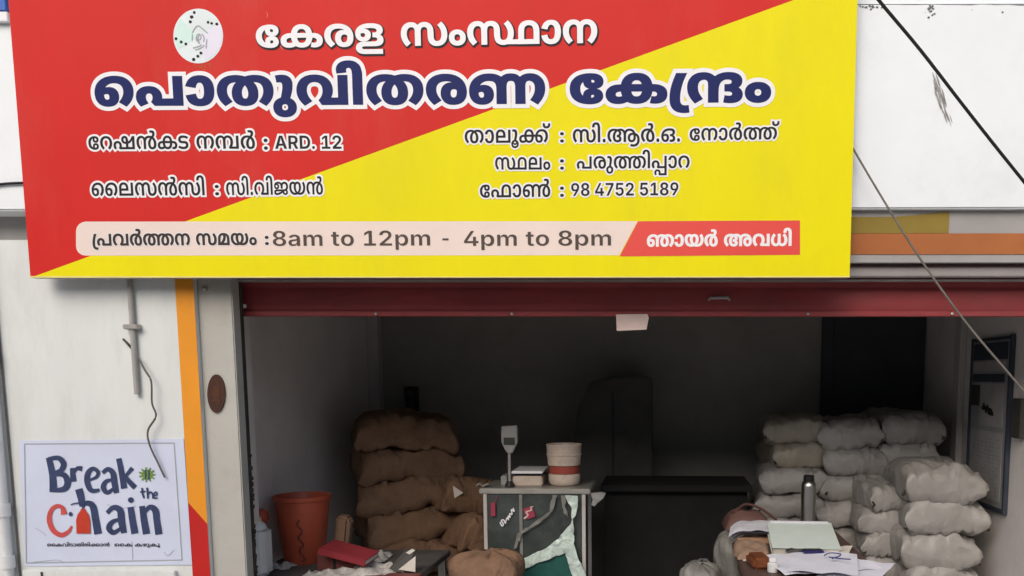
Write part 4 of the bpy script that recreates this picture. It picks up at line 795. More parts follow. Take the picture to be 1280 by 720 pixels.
        489, 438, 488, 512, 564, 550, 702, 550, 793, 550, 856, 518, 958, 476, 959, 453, 958, 421, 918, 405, 848, 405, 805, 405, 732, 432, 604, 466,
        480, 493, 346, 493, 269, 493, 196, 463, 62, 383, -24, 309, -23, 265, -24, 173, 8, 127, 49, 168, 233, 201, 204, 258, 174, 289, 175, 334, 174,
        364, 250, 364, 287, 364, 346, 337, 464, 301, 588, 274, 732]],
]
LINES = {
    'title_word': [(0, 0), (1, 643), (2, 1773), (3, 2576)],
    'title_word2': [(4, 0), (5, 1313), (6, 1806), (7, 3835), (8, 4398)],
    'head1': [(9, 0), (10, 827), (11, 1833), (12, 2437), (13, 3612), (14, 4017), (15, 5106), (12, 5398), (16, 6573), (17, 7424)],
    'head2': [(18, 0), (19, 681), (20, 1878), (21, 2207), (22, 3297)],
    'ration': [(0, 0), (23, 643), (24, 1373), (25, 2628), (1, 3787), (26, 4917)],
    'ration2': [(8, 0), (27, 978), (28, 2269)],
    'ard': [(29, 0), (30, 743), (31, 1399), (32, 2121), (33, 2659), (34, 3305)],
    'colon': [(35, 0)],
    'taluk': [(36, 0), (7, 1111), (37, 1674), (38, 2597), (39, 2967), (40, 4603)],
    'cro': [(4, 0), (41, 1313), (42, 1578), (43, 1860), (28, 3656), (42, 4460), (44, 4742), (42, 5564)],
    'north': [(0, 0), (8, 643), (7, 1621), (28, 2184), (45, 2988), (40, 4921)],
    'place': [(6, 0), (37, 2029), (5, 2952)],
    'paruthi': [(46, 0), (2, 959), (47, 1762), (45, 2132), (41, 4065), (48, 4330), (7, 5289), (23, 5852)],
    'licensee': [(49, 0), (37, 1550), (4, 2473), (25, 3786), (4, 4945), (41, 6258)],
    'vijayan': [(4, 0), (41, 1313), (42, 1578), (50, 1860), (41, 2900), (51, 3165), (52, 4159), (25, 5283)],
    'phone': [(0, 0), (53, 643), (7, 1870), (54, 2433)],
    'number': [(55, 0), (56, 646), (57, 1561), (58, 2207), (59, 2853), (34, 3499), (59, 4414), (33, 5060), (56, 5706), (55, 6352)],
    'hours': [(60, 0), (46, 293), (50, 1252), (28, 2292), (45, 3096), (8, 5029), (4, 6316), (61, 7629), (52, 8425), (5, 9549)],
    't1': [(56, 0), (62, 646), (63, 1225), (64, 2404), (65, 2768), (33, 3649), (34, 4295), (66, 4941), (63, 5570)],
    'dash': [(67, 0)],
    't2': [(57, 0), (66, 646), (63, 1275), (64, 2454), (65, 2818), (56, 3699), (66, 4345), (63, 4974)],
    'sunday': [(68, 0), (7, 1586), (52, 2149), (28, 3273), (69, 4386), (50, 6013), (70, 7053), (41, 8031)],
    'wash1': [(49, 0), (1, 1550), (50, 2680), (41, 3720), (26, 3985), (7, 4588), (36, 5151), (41, 6262), (2, 6527), (41, 7330), (39, 7595), (7, 9231), (25, 9794)],
    'wash2': [(49, 0), (1, 1550), (1, 2989), (71, 4119), (47, 4837), (1, 5207), (38, 6337)],
}
_flat = {}


def glyph(g, n=5):
    """closed contours of one letter, in thousandths of the letter size"""
    if g in _flat:
        return _flat[g]
    out = []
    for q in GLYPHS[g]:
        pts = [(q[i], q[i + 1] >> 1, q[i + 1] & 1) for i in range(0, len(q), 2)]    # x, y, on the curve or a handle
        e = []
        for a, b in zip(pts, pts[1:] + pts[:1]):
            e.append(a)
            if not a[2] and not b[2]:
                e.append(((a[0] + b[0]) / 2, (a[1] + b[1]) / 2, 1))
        k = next(i for i, p in enumerate(e) if p[2])
        e = e[k:] + e[:k] + [e[k]]
        r, i = [], 0
        while i < len(e) - 1:
            if e[i + 1][2]:
                r.append(e[i][:2])
                i += 1
            else:
                a, b, c = e[i], e[i + 1], e[i + 2]
                for t in range(n):
                    u = t / n
                    r.append(((1 - u) ** 2 * a[0] + 2 * u * (1 - u) * b[0] + u * u * c[0], (1 - u) ** 2 * a[1] + 2 * u * (1 - u) * b[1] + u * u * c[1]))
                i += 2
        out.append(r)
    _flat[g] = out
    return out


def grow(c, d):
    """move a contour outwards by d (outer contours run clockwise)"""
    c = [p for i, p in enumerate(c) if math.dist(p, c[i - 1]) > 0.5]
    n, out = len(c), []
    for i in range(n):
        a, b, e = c[i - 1], c[i], c[(i + 1) % n]
        d1 = (b[0] - a[0], b[1] - a[1])
        d2 = (e[0] - b[0], e[1] - b[1])
        l1, l2 = math.hypot(*d1) or 1, math.hypot(*d2) or 1
        n1 = (-d1[1] / l1, d1[0] / l1)
        n2 = (-d2[1] / l2, d2[0] / l2)
        m = (n1[0] + n2[0], n1[1] + n2[1])
        l = math.hypot(*m)
        if l < 0.3:
            out += [(b[0] + n1[0] * d, b[1] + n1[1] * d), (b[0] + n2[0] * d, b[1] + n2[1] * d)]
            continue
        k = min(2 / (l * l), 1.9 / l)
        out.append((b[0] + m[0] * d * k, b[1] + m[1] * d * k))
    return out


def fill(cs):
    """triangles of everything the closed contours wind around"""
    co, ed = [], []
    for c in cs:
        b = len(co)
        co += [Vector(p) for p in c]
        ed += [(b + i, b + (i + 1) % len(c)) for i in range(len(c))]
    v, _, f, _, _, _ = delaunay_2d_cdt(co, ed, [], 0, 1e-6)
    keep = []
    for t in f:
        x = sum(v[i].x for i in t) / len(t)
        y = sum(v[i].y for i in t) / len(t)
        w = 0
        for c in cs:
            ax, ay = c[-1]
            for bx, by in c:
                if (ay <= y) != (by <= y) and ax + (y - ay) / (by - ay) * (bx - ax) > x:
                    w += 1 if by > ay else -1
                ax, ay = bx, by
        if w:
            keep.append(t)
    return v, keep


def write(b, key, x0, x1, y0, y1, hpx, ref, Y, widen=0.0, dx=0.0, dy=0.0, split=True):
    """one line of lettering on the vertical plane at distance Y: from (x0, y0) to (x1, y1) along its baseline"""
    seq = LINES[key]
    pts = [(p[0] + x) for g, x in seq for c in glyph(g) for p in c]
    lo, hi = min(pts), max(pts)
    A, Z = P(x0, y0, Y), P(x1, y1, Y)
    U = (Z - A) / (hi - lo)
    H = Vector((0, 0, 1)) * ((P((x0 + x1) / 2, (y0 + y1) / 2 - hpx, Y) - P((x0 + x1) / 2, (y0 + y1) / 2, Y)).z / ref)
    su, sh = U.length, H.length
    off = A - U * lo
    for k, (g, x) in enumerate(seq):
        cs = glyph(g)
        if widen:
            # widen is in metres; letters may be stretched, so grow in metres and go back
            cs = [[(p[0] / su, p[1] / sh) for p in grow([(q[0] * su * 1e4, q[1] * sh * 1e4) for q in c], widen * 1e4)] for c in cs]
            cs = [[(p[0] / 1e4, p[1] / 1e4) for p in c] for c in cs]
        v, f = fill(cs)
        o = off + U * x + Vector((dx, -0.00008 * (k % 2), -dy))
        b.tris([o + U * p.x + H * p.y for p in v], f)
    return b


def smooth_line(pts, n=6):
    out = []
    for i in range(len(pts) - 1):
        p0, p1, p2, p3 = pts[max(i - 1, 0)], pts[i], pts[i + 1], pts[min(i + 2, len(pts) - 1)]
        for k in range(n):
            t = k / n
            out.append(tuple(.5 * (2 * b + (c - a) * t + (2 * a - 5 * b + 4 * c - d) * t * t + (3 * b - a - 3 * c + d) * t ** 3) for a, b, c, d in zip(p0, p1, p2, p3)))
    return out + [tuple(pts[-1])]


def ribbon(pts, w, curve=True):
    """outline of a stroke; w is a width or a width per point"""
    ws = list(w) if isinstance(w, (list, tuple)) else [w] * len(pts)
    p = [(x, y, q) for (x, y), q in zip(pts, ws)]
    p = smooth_line(p) if curve and len(p) > 2 else p
    l, r = [], []
    for i in range(len(p)):
        a, b = p[max(i - 1, 0)], p[min(i + 1, len(p) - 1)]
        d = math.hypot(b[0] - a[0], b[1] - a[1]) or 1
        nx, ny = -(b[1] - a[1]) / d * p[i][2] / 2, (b[0] - a[0]) / d * p[i][2] / 2
        l.append((p[i][0] + nx, p[i][1] + ny))
        r.append((p[i][0] - nx, p[i][1] - ny))
    c = l + r[::-1]
    a = sum(c[i - 1][0] * c[i][1] - c[i][0] * c[i - 1][1] for i in range(len(c)))
    return c if a > 0 else c[::-1]


def disc(x, y, rx, ry=None, n=16):
    ry = ry or rx
    return [(x + rx * math.cos(k * 2 * math.pi / n), y + ry * math.sin(k * 2 * math.pi / n)) for k in range(n)]


def draw(b, cs, fn):
    v, f = fill(cs)
    return b.tris([fn(p.x, p.y) for p in v], f)
# ---------------------------------------------------------------- the street, and the shop's shell
structure(B().box(-40, 40, -30, 40, -0.25, -0.15).build('road', M['asphalt']))
structure(B().box(-40, 40, -3.5, 2.746, -0.25, -0.02).build('bounce_pavement', M['bounce_paving']))  # unseen pale strip added to bounce daylight into the shop
structure(B().box(-6, 6, 2.75, 5.5, -0.15, 0.0).build('floor', M['concrete']))

WY = 3.19                                        # face of the front wall
zz = lambda y, Y, x=640: P(x, y, Y).z
shop = thing('shop_building', 'small white shopfront with grey pillar, orange stripe and dim storeroom behind the open shutter', 'building', (0, 3.3, 0))
zf0, zf1 = zz(262, 3.16), zz(5, 3.16, 1150)
B().box(-6, 6, 3.16, 3.60, zf0, zf1, 0.006).build('fascia', M['fascia'], shop)
B().box(-6, 6, 3.19, 3.60, zf1 + 0.012, 4.6).build('upper_wall', M['fascia'], shop)
xs0, xs1 = P(219, 350, WY).x, P(242, 350, WY).x
xpi = P(291, 390, WY + .02).x                    # inner edge of the pillar
zl = zz(300, WY, 20)
B().box(-6, xs1, WY, 3.47, -0.15, zl).build('front_wall', M['wall'], shop)
B().box(-6, xpi, WY + 0.09, 3.58, zl, zf0).build('beam', M['soffit'], shop)
B().box(xs1, xpi, WY + 0.02, 3.268, -0.15, zl, 0.004).build('pillar', M['pillar'], shop)
B().box(1.68, 6, WY + 0.02, 3.58, -0.15, zl, 0.004).build('pillar', M['pillar'], shop)
zlin = zz(328, WY, 1170)
B().box(xpi, 6, WY, 3.58, zlin, zf0).build('lintel', M['soffit'], shop)
# painted bands, each a coat of paint 3 mm proud of the wall
zw0 = zz(628, WY, 240)
zw1 = zz(655, WY, 260)
B().poly([(xs0, WY - .003, zl), (xs1, WY - .003, zl), (xs1, WY - .003, zw1), (xs0, WY - .003, zw0)]).build('orange_stripe', M['orange'], shop)
B().poly([(xs0, WY - .003, zw0), (xs1, WY - .003, zw1), (xs1, WY - .003, -.1), (xs0, WY - .003, -.1)]).build('red_stripe', M['wallred'], shop)
zr1, zr0 = zz(292, WY, 1170), zz(318, WY, 1170)
B().poly([(xpi, WY - .003, zr0), (6, WY - .003, zr0), (6, WY - .003, zr1), (xpi, WY - .003, zr1)]).build('orange_band', M['rust'], shop)
xo = P(1186, 280, WY).x
B().poly([(-1, WY - .003, zr1 + .001), (xo, WY - .003, zr1 + .001), (xo, WY - .003, zz(266, WY)), (P(1120, 270, WY).x, WY - .003, zz(272, WY)), (-1, WY - .003, zz(274, WY))]).build('mustard_band', M['olive'], shop)
# shell of the room
XL, XR, YB, ZC = -1.88, 1.66, 5.40, 2.55
B().box(XL - .15, XL, 3.58, YB + .15, 0, ZC).build('side_wall', M['inner'], shop)
B().box(XR, XR + .15, 3.58, YB + .15, 0, ZC).build('side_wall', M['inner'], shop)
B().box(XL, XR, YB, YB + .15, 0, ZC).build('back_wall', M['inner_shaded'], shop)
B().box(XL - .15, XR + .15, 3.58, YB + .15, ZC, ZC + .15).build('ceiling', M['inner_shaded'], shop)
B().box(XL, xpi - .12, 3.48, 3.578, 0, ZC).build('inner_jamb', M['inner'], shop)
B().box(XL, XL + .07, YB - .09, YB, 0, ZC, .006).build('corner_trim', M['trim'], shop)
B().box(XR - .035, XR, 4.66, 4.76, 0, ZC, .006).build('pilaster', M['trim'], shop)
dr = B().box(P(1040, 450, YB).x, XR - .01, YB - .03, YB - .002, 0, 2.1, .004).build('back_door', M['doorway'], shop)
B().box(P(1050, 450, YB).x, P(1056, 450, YB).x, YB - .06, YB - .03, .95, 1.07, .004).build('handle', M['black'], dr)
B().box(P(1036, 450, YB).x - .05, P(1040, 450, YB).x - .002, YB - .04, YB - .002, 0, 2.15, .004).build('door_frame', M['doorway'], shop)
# dirt on the fascia: a scuffed grey patch, mould under the ledge
b = B()
for i in range(34):
    t = rnd.random()
    x, y = 1169 + 16 * t + rnd.gauss(0, 2.2), 102 + 46 * t + rnd.gauss(0, 3)
    l = rnd.uniform(3, 11)
    draw(b, [ribbon([(x - .33 * l, y - l), (x, y), (x + .3 * l, y + l)], [.4, rnd.uniform(.8, 2.6), .3], False)], lambda p, q: P(p, q, 3.1585 - .00004 * i))
b.build('paint_scuff', M['stain'], shop)
b = B()
for i in range(42):
    x = rnd.choice([rnd.gauss(1163, 3), rnd.uniform(1070, 1285), rnd.uniform(1075, 1110)])
    y = 7 + abs(rnd.gauss(0, 3.0 if abs(x - 1163) > 6 else 6))
    r_ = rnd.uniform(.35, 1.2)
    draw(b, [disc(x, y, r_ * 1.5, r_, 7)], lambda p, q: P(p, q, 3.1585 - .00005 * (i % 20)))
b.build('mould_spots', M['mould'], shop)
b = B()
for a in range(700, 1500, 16):
    b.poly([P(a, 5.0, 3.1583), P(a + 16.5, 5.0, 3.1583), P(a + 16.5, 6.2 + 1.3 * noise.noise(Vector(((a + 16) / 23, 0, 1))), 3.1583), P(a, 6.2 + 1.3 * noise.noise(Vector((a / 23, 0, 1))), 3.1583)])
b.build('dark_ledge_line', M['mould'], shop)  # uneven dark strip along the ledge, makes the groove line darker

# unseen house added behind the camera to shut the low sky out of the shop
ob = thing('sky_blocker_house', 'unseen long plastered house added behind the camera to block the low sky', 'house', (0, -9, -.15))
B().box(-22, 22, -13, -9, -.15, 5.6).build('wall', M['plaster'], ob)
for i in range(9):
    for z in (.8, 3.4):
        w = B().box(-19 + i * 4.4, -17.4 + i * 4.4, -9.0, -8.94, z, z + 1.5, .01).build('window', M['trim'], ob)
        B().box(-18.9 + i * 4.4, -17.5 + i * 4.4, -8.938, -8.93, z + .1, z + 1.4).build('pane', M['window'], w)
B().box(-22.3, 22.3, -13.3, -8.6, 5.602, 5.8).build('roof', M['concrete'], ob)

# ---------------------------------------------------------------- the roller shutter
HY = 3.33
shut = thing('roller_shutter', 'maroon roller shutter rolled up to head height under the wide signboard', 'shutter', (0, HY, zz(395, HY)))
XS0, XS1 = xpi - .06, 1.676
b = B()
z0, z1 = zz(389, HY), zz(300, HY)
n = 3
for i in range(n):
    a, c = z0 + (z1 - z0) * i / n, z0 + (z1 - z0) * (i + 1) / n
    b.sheet(lambda u, v: (XS0 + (XS1 - XS0) * u, HY - .004 * math.sin(v * math.pi) ** .5 + .0015 * noise.noise(Vector((u * 9, i * 3.1, 0))), a + (c - a) * (.03 + .94 * v)), 40, 6)
    b.box(XS0, XS1, HY + .001, HY + .006, a - .003, a + .003)
b.build('curtain', M['shutter'], shut, True)
b = B()
b.box(XS0, XS1, HY - .012, HY + .02, zz(395.5, HY), zz(389.5, HY), .002)
b.build('bottom_rail', M['shutter'], shut)
for x in (470, 640, 1010, 1190):
    B().lathe([(0, 0), (.006, 0), (.006, .004), (.003, .006), (0, .006)], (0, 0, 0), 8).build('rivet', M['steel'], shut, True, loc=(0, 0, 0))
    o = COL.objects[-1]
    o.location = P(x, 392.5, HY - .012) - WL[shut.name]
    o.rotation_euler = (R(90), 0, 0)
B().box(xpi + .003, 1.676, WY + .03, WY + .09, zz(346, WY + .03, 1170), zz(334, WY + .03, 1170), .004).build('hood', M['hood'], shut)
B().box(xpi + .003, 1.676, WY + .06, WY + .094, zz(351.5, WY + .06, 1170), zz(349, WY + .06, 1170), .001).build('hood_lip', M['steel'], shut)
b = B()
b.box(xpi - .03, xpi + .001, 3.270, 3.29, 0, zz(340, 3.28))
for i in range(40):
    z = rnd.uniform(.5, 1.2)
    b.box(xpi - .001, xpi + rnd.uniform(.003, .008), 3.271, 3.289, z, z + rnd.uniform(.004, .02))
b.build('guide_rail', M['rail'], shut)
B().tube([P(288, 382.5, 3.30), P(301, 382.5, 3.30), P(307, 382.5, 3.30)], [.0105, .0105, .007], 12).build('latch', M['pipe'], shut, True)
b = B()
b.tube([P(886, 375, HY - .004), P(888, 372.5, HY - .016), P(910, 372, HY - .016), P(912, 375, HY - .004)], .0055, 8)
b.build('handle', M['hood'], shut, True)
b = B().poly([P(770, 393, 3.315), P(809, 392.5, 3.315), P(811, 397, 3.314), P(808, 412, 3.308), P(771, 413.5, 3.306)], (0, .0015, 0))
tag(b.build('paper_tag', M['tagpaper']), 'blank pinkish paper tag hanging from the bottom edge of the maroon shutter', 'tag')

# ---------------------------------------------------------------- the signboard
SY = 3.10
bl, br = P(38, 346, SY), P(1062, 348, SY)
X0, X1, Z0, Z1 = bl.x, br.x, (bl.z + br.z) / 2, P(540, -62, SY).z
sign = thing('signboard', 'wide red and yellow shop signboard with large blue Malayalam headline above the shutter', 'signboard', (0, SY, Z0))
k = (P(992, 0, SY) - Vector((X0, SY, Z0)))
zt = Z0 + k.z * (X1 - X0) / k.x                  # where the diagonal meets the yellow side

bmx = B()
bmx.poly([(X0, SY, Z0), (X0, SY, Z1), (X1, SY, Z1), (X1, SY, zt)])
bmx.poly([(X0, SY, Z0), (X1, SY, zt), (X1, SY, Z0)])
panel = bmx.build('printed_panel', [M['signred'], M['signyellow']], sign)
panel.data.polygons[1].material_index = 1
b = B()
for a in ((X0, X1, Z0, Z0 + .03), (X0, X1, Z1 - .03, Z1), (X0, X0 + .03, Z0 + .031, Z1 - .031), (X1 - .03, X1, Z0 + .031, Z1 - .031)):
    b.box(a[0], a[1], SY + .004, SY + .035, a[2], a[3])
b.build('frame', M['signframe'], sign)
b = B()
b.poly([(X0, SY - .0022, Z0), (X1, SY - .0022, Z0), (X1, SY - .0022, Z0 + .005), ((X0 + X1) / 2, SY - .0022, Z0 + .0035), (X0, SY - .0022, Z0 + .006)])
b.build('hem', M['hem'], sign)

MB9, MB7, CAP = 569, 562, 728


def line(name, ink, edge, items, ew=.006, thick=0.0, shadow=None):
    """a line of lettering with its outline; items: (key, x0, x1, y0, y1, height, ref)"""
    for it in items:
        o = write(B(), *it, SY - .0014, widen=thick).build(name, M[ink], sign)
        if edge:
            write(B(), *it, SY - .0010, widen=ew).build(name.replace('lettering', 'outline'), M[edge], o)
        if shadow:
            write(B(), *it, SY - .0006, widen=shadow[0], dx=shadow[1], dy=shadow[2]).build(name.replace('lettering', 'shadow'), M['printblack'], o)


line('title_lettering', 'printwhite', None, [('title_word', 321, 479, 59, 57, 27, MB7), ('title_word2', 502, 746, 57, 53, 28, MB7)], thick=.0016, shadow=(.0055, .003, .004))
line('headline_lettering', 'navy', 'printwhite', [('head1', 120, 681, 132, 129, 36, MB9), ('head2', 713, 963, 129, 127, 36, MB9)], ew=.0165, thick=.0022)
line('shop_number_lettering', 'printblack', 'printwhite', [('ration', 111, 236, 187, 186, 16.5, MB7), ('ration2', 246, 319, 186, 186, 16.5, MB7), ('colon', 330, 335, 187, 187, 15, CAP * .78), ('ard', 344, 427, 186, 186, 16.5, CAP)], ew=.0068)
line('taluk_lettering', 'printblack', 'printwhite', [('taluk', 581, 688, 179, 178, 16.5, MB7), ('colon', 700, 705, 178, 178, 14, CAP * .78), ('cro', 716, 850, 178, 177, 16.5, MB7), ('north', 862, 974, 176, 174, 15.5, MB7)], ew=.0056)
line('place_lettering', 'printblack', 'printwhite', [('place', 619, 688, 212, 212, 15.5, MB7), ('colon', 700, 705, 212, 212, 14, CAP * .78), ('paruthi', 721, 862, 211, 210, 15.5, MB7)], ew=.0056)
line('licensee_lettering', 'printblack', 'printwhite', [('licensee', 115, 256, 245, 244, 16.5, MB7), ('colon', 269, 274, 244, 244, 14, CAP * .78), ('vijayan', 283, 404, 244, 243, 16, MB7)], ew=.0068)
line('phone_lettering', 'printblack', 'printwhite', [('phone', 600, 688, 247, 246, 16, MB7), ('colon', 700, 705, 246, 246, 14, CAP * .78), ('number', 714, 848, 245, 244, 16, CAP)], ew=.0056)

# opening-hours strip: rounded pale bar with a slanted red block
rc = [(107, 277.5), (797, 277), (774, 319.5), (107, 320)] 
ro = [(95 + 12 - 12 * math.cos(t), 289 - 12 * math.sin(t)) for t in (0, .4, .8, 1.2)] + [(107, 277), (797, 276.5), (774, 319), (107, 319.5)] + [(107 - 12 * math.sin(t), 308 + 11.5 * math.cos(t)) for t in (.4, .8, 1.2, 1.57)]
B().poly([P(x, y, SY - .0004) for x, y in ro]).build('hours_strip', M['strip'], sign)
B().poly([P(x, y, SY - .0007) for x, y in ((797.5, 276.5), (1000, 275.5), (1000, 318.5), (774.5, 320.5))]).build('holiday_block', M['tagred'], sign)
line('hours_lettering', 'printbrown', 'printwhite', [('hours', 116, 321, 307, 306, 14.5, MB7), ('colon', 331.5, 336, 306, 306, 12, CAP * .78)], ew=.003, thick=.0008)
line('times_lettering', 'printgreybrown', None, [('t1', 341, 538, 307.5, 307, 19, CAP), ('dash', 553, 561, 307, 307, 19, CAP), ('t2', 580, 764, 307.5, 307, 19, CAP)], thick=-.0006)
line('holiday_lettering', 'printwhite', None, [('sunday', 809, 989, 308, 307, 14.5, MB7)], thick=.0012)

b = B()
for x, y, l in ((333, 14, 9), (341, 30, 14), (350, 55, 8)):
    draw(b, [ribbon([(x, y), (x + rnd.uniform(-1, 3), y + l * .5), (x + rnd.uniform(0, 4), y + l)], [.3, rnd.uniform(.7, 1.3), .3])], lambda p, q: P(p, q, SY - .0004))
b.build('scratch_marks', M['scratch'], sign)

# round emblem
ez = lambda x, y: (200 + x / 9, y / 9)
em = lambda Y: (lambda p, q: P(*ez(p, q), Y))
eo = draw(B(), [disc(430, 405, 280, 308, 48)], em(SY - .0005)).build('emblem', M['emblem'], sign)
draw(B(), [[(430, 405)] + [(430 + 262 * math.cos(t), 405 + 288 * math.sin(t)) for t in (2.6, 2.85, 3.1, 3.35, 3.6, 3.85)]], em(SY - .0008)).build('mint_tint', M['mint'], eo)
draw(B(), [[(430, 405)] + [(430 + 262 * math.cos(t), 405 + 288 * math.sin(t)) for t in (-.5, -.2, .1, .4, .7, 1.0, 1.3)]], em(SY - .0008)).build('lilac_tint', M['lilac'], eo)
b = B()
for x, y in ((385, 140), (355, 190), (340, 245), (540, 250), (580, 262), (638, 270), (180, 435), (238, 472), (290, 495), (460, 597), (425, 632), (378, 668)):
    draw(b, [disc(x, y, rnd.uniform(15, 20), None, 12)], em(SY - .0014))
b.build('dots', M['printblack'], eo)
b = B()
for q in ([(360, 372), (425, 290), (535, 375)], [(363, 385), (362, 455)], [(527, 440), (518, 545)], [(370, 540), (440, 520), (468, 500)], [(415, 465), (408, 420), (430, 385), (460, 400), (455, 440), (430, 455), (445, 480)], [(470, 380), (495, 420), (490, 470)], [(395, 560), (450, 545), (500, 510)]):
    draw(b, [ribbon(q, 13)], em(SY - .0014))
draw(b, [ribbon([(440, 395), (425, 440), (440, 490)], 14)], em(SY - .0015))
b.build('house_drawing', M['greyline'], eo)
b = B()
for i in range(60):
    x, y = rnd.gauss(470, 60), rnd.gauss(735, 22)
    draw(b, [disc(x, y, rnd.uniform(2, 6), None, 6)], em(SY - .0003 - .00001 * (i % 20)))
b.build('scuff_marks', M['olive'], sign)

# ---------------------------------------------------------------- the poster on the wall
PY = WY - .004
pz = lambda Y: (lambda x, y: P(20 + x / 4, 540 + y / 4, Y))
po = thing('poster', 'white wall poster with blue and red hand-washing slogan and green germ', 'poster', pz(PY)(440, 660))
b = B()
b.poly([pz(PY)(*p) for p in ((14, 44), (838, 34), (880, 664), (44, 672))], (0, .003, 0))
b.build('sheet', M['poster'], po)
b = B()
f_ = pz(PY - .0012)
for q in ([(42, 60), (790, 55)], [(790, 55), (830, 640)], [(830, 640), (52, 655)], [(52, 655), (42, 60)]):
    draw(b, [ribbon(q, 5, False)], f_)
for q in ([(60, 655), (200, 640), (240, 655)], [(455, 362), (520, 380), (600, 372)], [(740, 600), (760, 618), (790, 590)], [(95, 480), (130, 500), (150, 520)], [(580, 545), (583, 640)]):
    draw(b, [ribbon(q, 2.5)], pz(PY - .0016))
b.build('border_line', M['greyline'], po)
f_ = pz(PY - .0024)
b = B()
navy = [
    ([(163, 128), (182, 215), (186, 300)], [26, 30, 34]),
    ([(160, 135), (212, 130), (238, 160), (222, 194), (185, 204)], [16, 22, 26, 22, 14]), ([(186, 212), (238, 214), (258, 252), (240, 285), (180, 292)], [16, 24, 30, 26, 16]),
    ([(280, 180), (284, 215), (287, 248)], [20, 24, 26]), ([(287, 205), (305, 182), (330, 184)], [12, 16, 24]),
    ([(358, 243), (400, 226), (410, 200), (385, 183), (360, 205), (356, 250), (376, 292), (418, 290)], [10, 14, 18, 18, 24, 26, 22, 14]),
    ([(432, 205), (458, 186), (484, 205), (492, 255), (502, 305)], [16, 20, 26, 28, 24]), ([(490, 238), (452, 246), (436, 276), (456, 303), (490, 280)], [12, 18, 24, 20, 12]),
    ([(513, 132), (528, 205), (540, 282)], [24, 26, 28]), ([(538, 232), (560, 205), (582, 180)], [12, 16, 20]), ([(548, 222), (568, 250), (595, 278)], [14, 22, 24]),
    ([(313, 285), (324, 325), (332, 372)], [34, 32, 26]), ([(326, 372), (355, 355), (384, 372), (396, 430), (410, 510)], [14, 22, 30, 32, 34]),
    ([(455, 405), (486, 378), (520, 392), (528, 450), (540, 505)], [18, 22, 30, 32, 26]), ([(528, 435), (484, 448), (464, 478), (486, 503), (526, 480)], [14, 20, 26, 22, 14]),
    ([(572, 375), (582, 440), (594, 508)], [28, 30, 32]),
    ([(630, 370), (640, 440), (652, 510)], [26, 30, 32]), ([(640, 405), (668, 376), (696, 392), (704, 445), (714, 512)], [14, 22, 30, 30, 32]),
]
draw(b, [ribbon(q, [v * 1.12 for v in w]) for q, w in navy] + [disc(574, 340, 15, 14)], f_)
th = (([(630, 280), (633, 310), (640, 330)], 9), ([(620, 300), (648, 297)], 7), ([(655, 278), (660, 333)], 9), ([(660, 312), (670, 300), (681, 308), (685, 333)], 8), ([(690, 318), (705, 313), (699, 300), (688, 312), (693, 331), (707, 328)], 7))
draw(b, [ribbon(q, w * 1.1) for q, w in th], pz(PY - .0026))
b.build('navy_lettering', M['posternavy'], po)
b = B()
draw(b, [ribbon([(240, 412), (232, 380), (204, 370), (176, 392), (166, 440), (186, 492), (226, 515), (262, 498), (278, 470)], [34, 22, 20, 22, 26, 26, 24, 18, 10])], f_)
b.build('red_lettering', M['posterred'], po)
b = B()
draw(b, [[(302, 508), (300, 440), (308, 412), (322, 394), (324, 384), (346, 384), (348, 394), (362, 412), (370, 440), (372, 508)][::-1]], pz(PY - .0036))
b.build('bottle_drawing', M['bottlered'], po)
b = B()
draw(b, [ribbon([(334, 384), (333, 358), (300, 356), (272, 364)], [8, 8, 7, 5])], pz(PY - .0042))
draw(b, [disc(272, 410, 9, 11)], pz(PY - .0042))
b.build('pump_drawing', M['posternavy'], po)
b = B()
cs = disc(655, 213, 26, 24, 20)
draw(b, [cs], f_)
for i in range(11):
    t = i * 2 * math.pi / 11
    draw(b, [ribbon([(655 + 24 * math.cos(t), 213 + 22 * math.sin(t)), (655 + 42 * math.cos(t), 213 + 37 * math.sin(t))], [9, 6], False)], pz(PY - .0027))
b.build('germ_drawing', M['postergreen'], po)
b = B()
for x in (646, 662):
    draw(b, [ribbon([(x, 190), (x + 3, 214), (x, 238)], 7)], pz(PY - .0034))
b.build('germ_detail', M['posternavy'], po)
b = B()
write(b, 'wash1', 59, 137, 683, 683, 3.6, MB7, PY - .0024)
write(b, 'wash2', 143, 200, 683, 683, 3.6, MB7, PY - .0024)
b.build('small_lettering', M['printblack'], po)
# meter cover below the poster
mb = thing('meter_box', 'flush white cupboard door in the wall just below the slogan poster', 'cupboard', P(130, 760, WY))
B().box(P(32, 715, WY).x, P(222, 715, WY).x, WY - .02, WY - .001, P(130, 830, WY).z, P(130, 712, WY).z, .003).build('door', M['wall'], mb)
B().box(P(56, 715, WY).x, P(58.5, 715, WY).x, WY - .0235, WY - .0205, P(130, 829, WY).z, P(130, 714, WY).z).build('seam', M['rail'], mb)

# ---------------------------------------------------------------- pipes, wires and small fittings on the front
pp = thing('drain_pipe', 'dirty white drain pipe with mouldy joints running down beside the slogan poster', 'pipe', P(10, 700, 3.255))
px_ = P(8, 600, 3.19).x
B().tube([(px_, WY - .03, -.1), (px_, WY - .03, zl - .01)], .020, 16).build('tube', M['pipe'], pp, True)
for y in (448, 636, 700):
    z = P(8, y, 3.19).z
    B().lathe([(.0205, -.025), (.026, -.025), (.026, .025), (.0205, .025)], (px_, WY - .03, z), 18).build('collar', M['mould'] if y == 448 else M['pipe'], pp, True)
tag(B().tube([(px_ + .026, WY - .006, -.1), (px_ + .027, WY - .006, .7), (px_ + .026, WY - .006, 1.2), (px_ + .024, WY - .006, 1.6), (px_ + .025, WY - .006, zl - .01)], .0035, 6).build('wall_cable', M['greycable'], smooth=True),
    'thin dark cable clipped to the white wall along the drain pipe', 'cable')
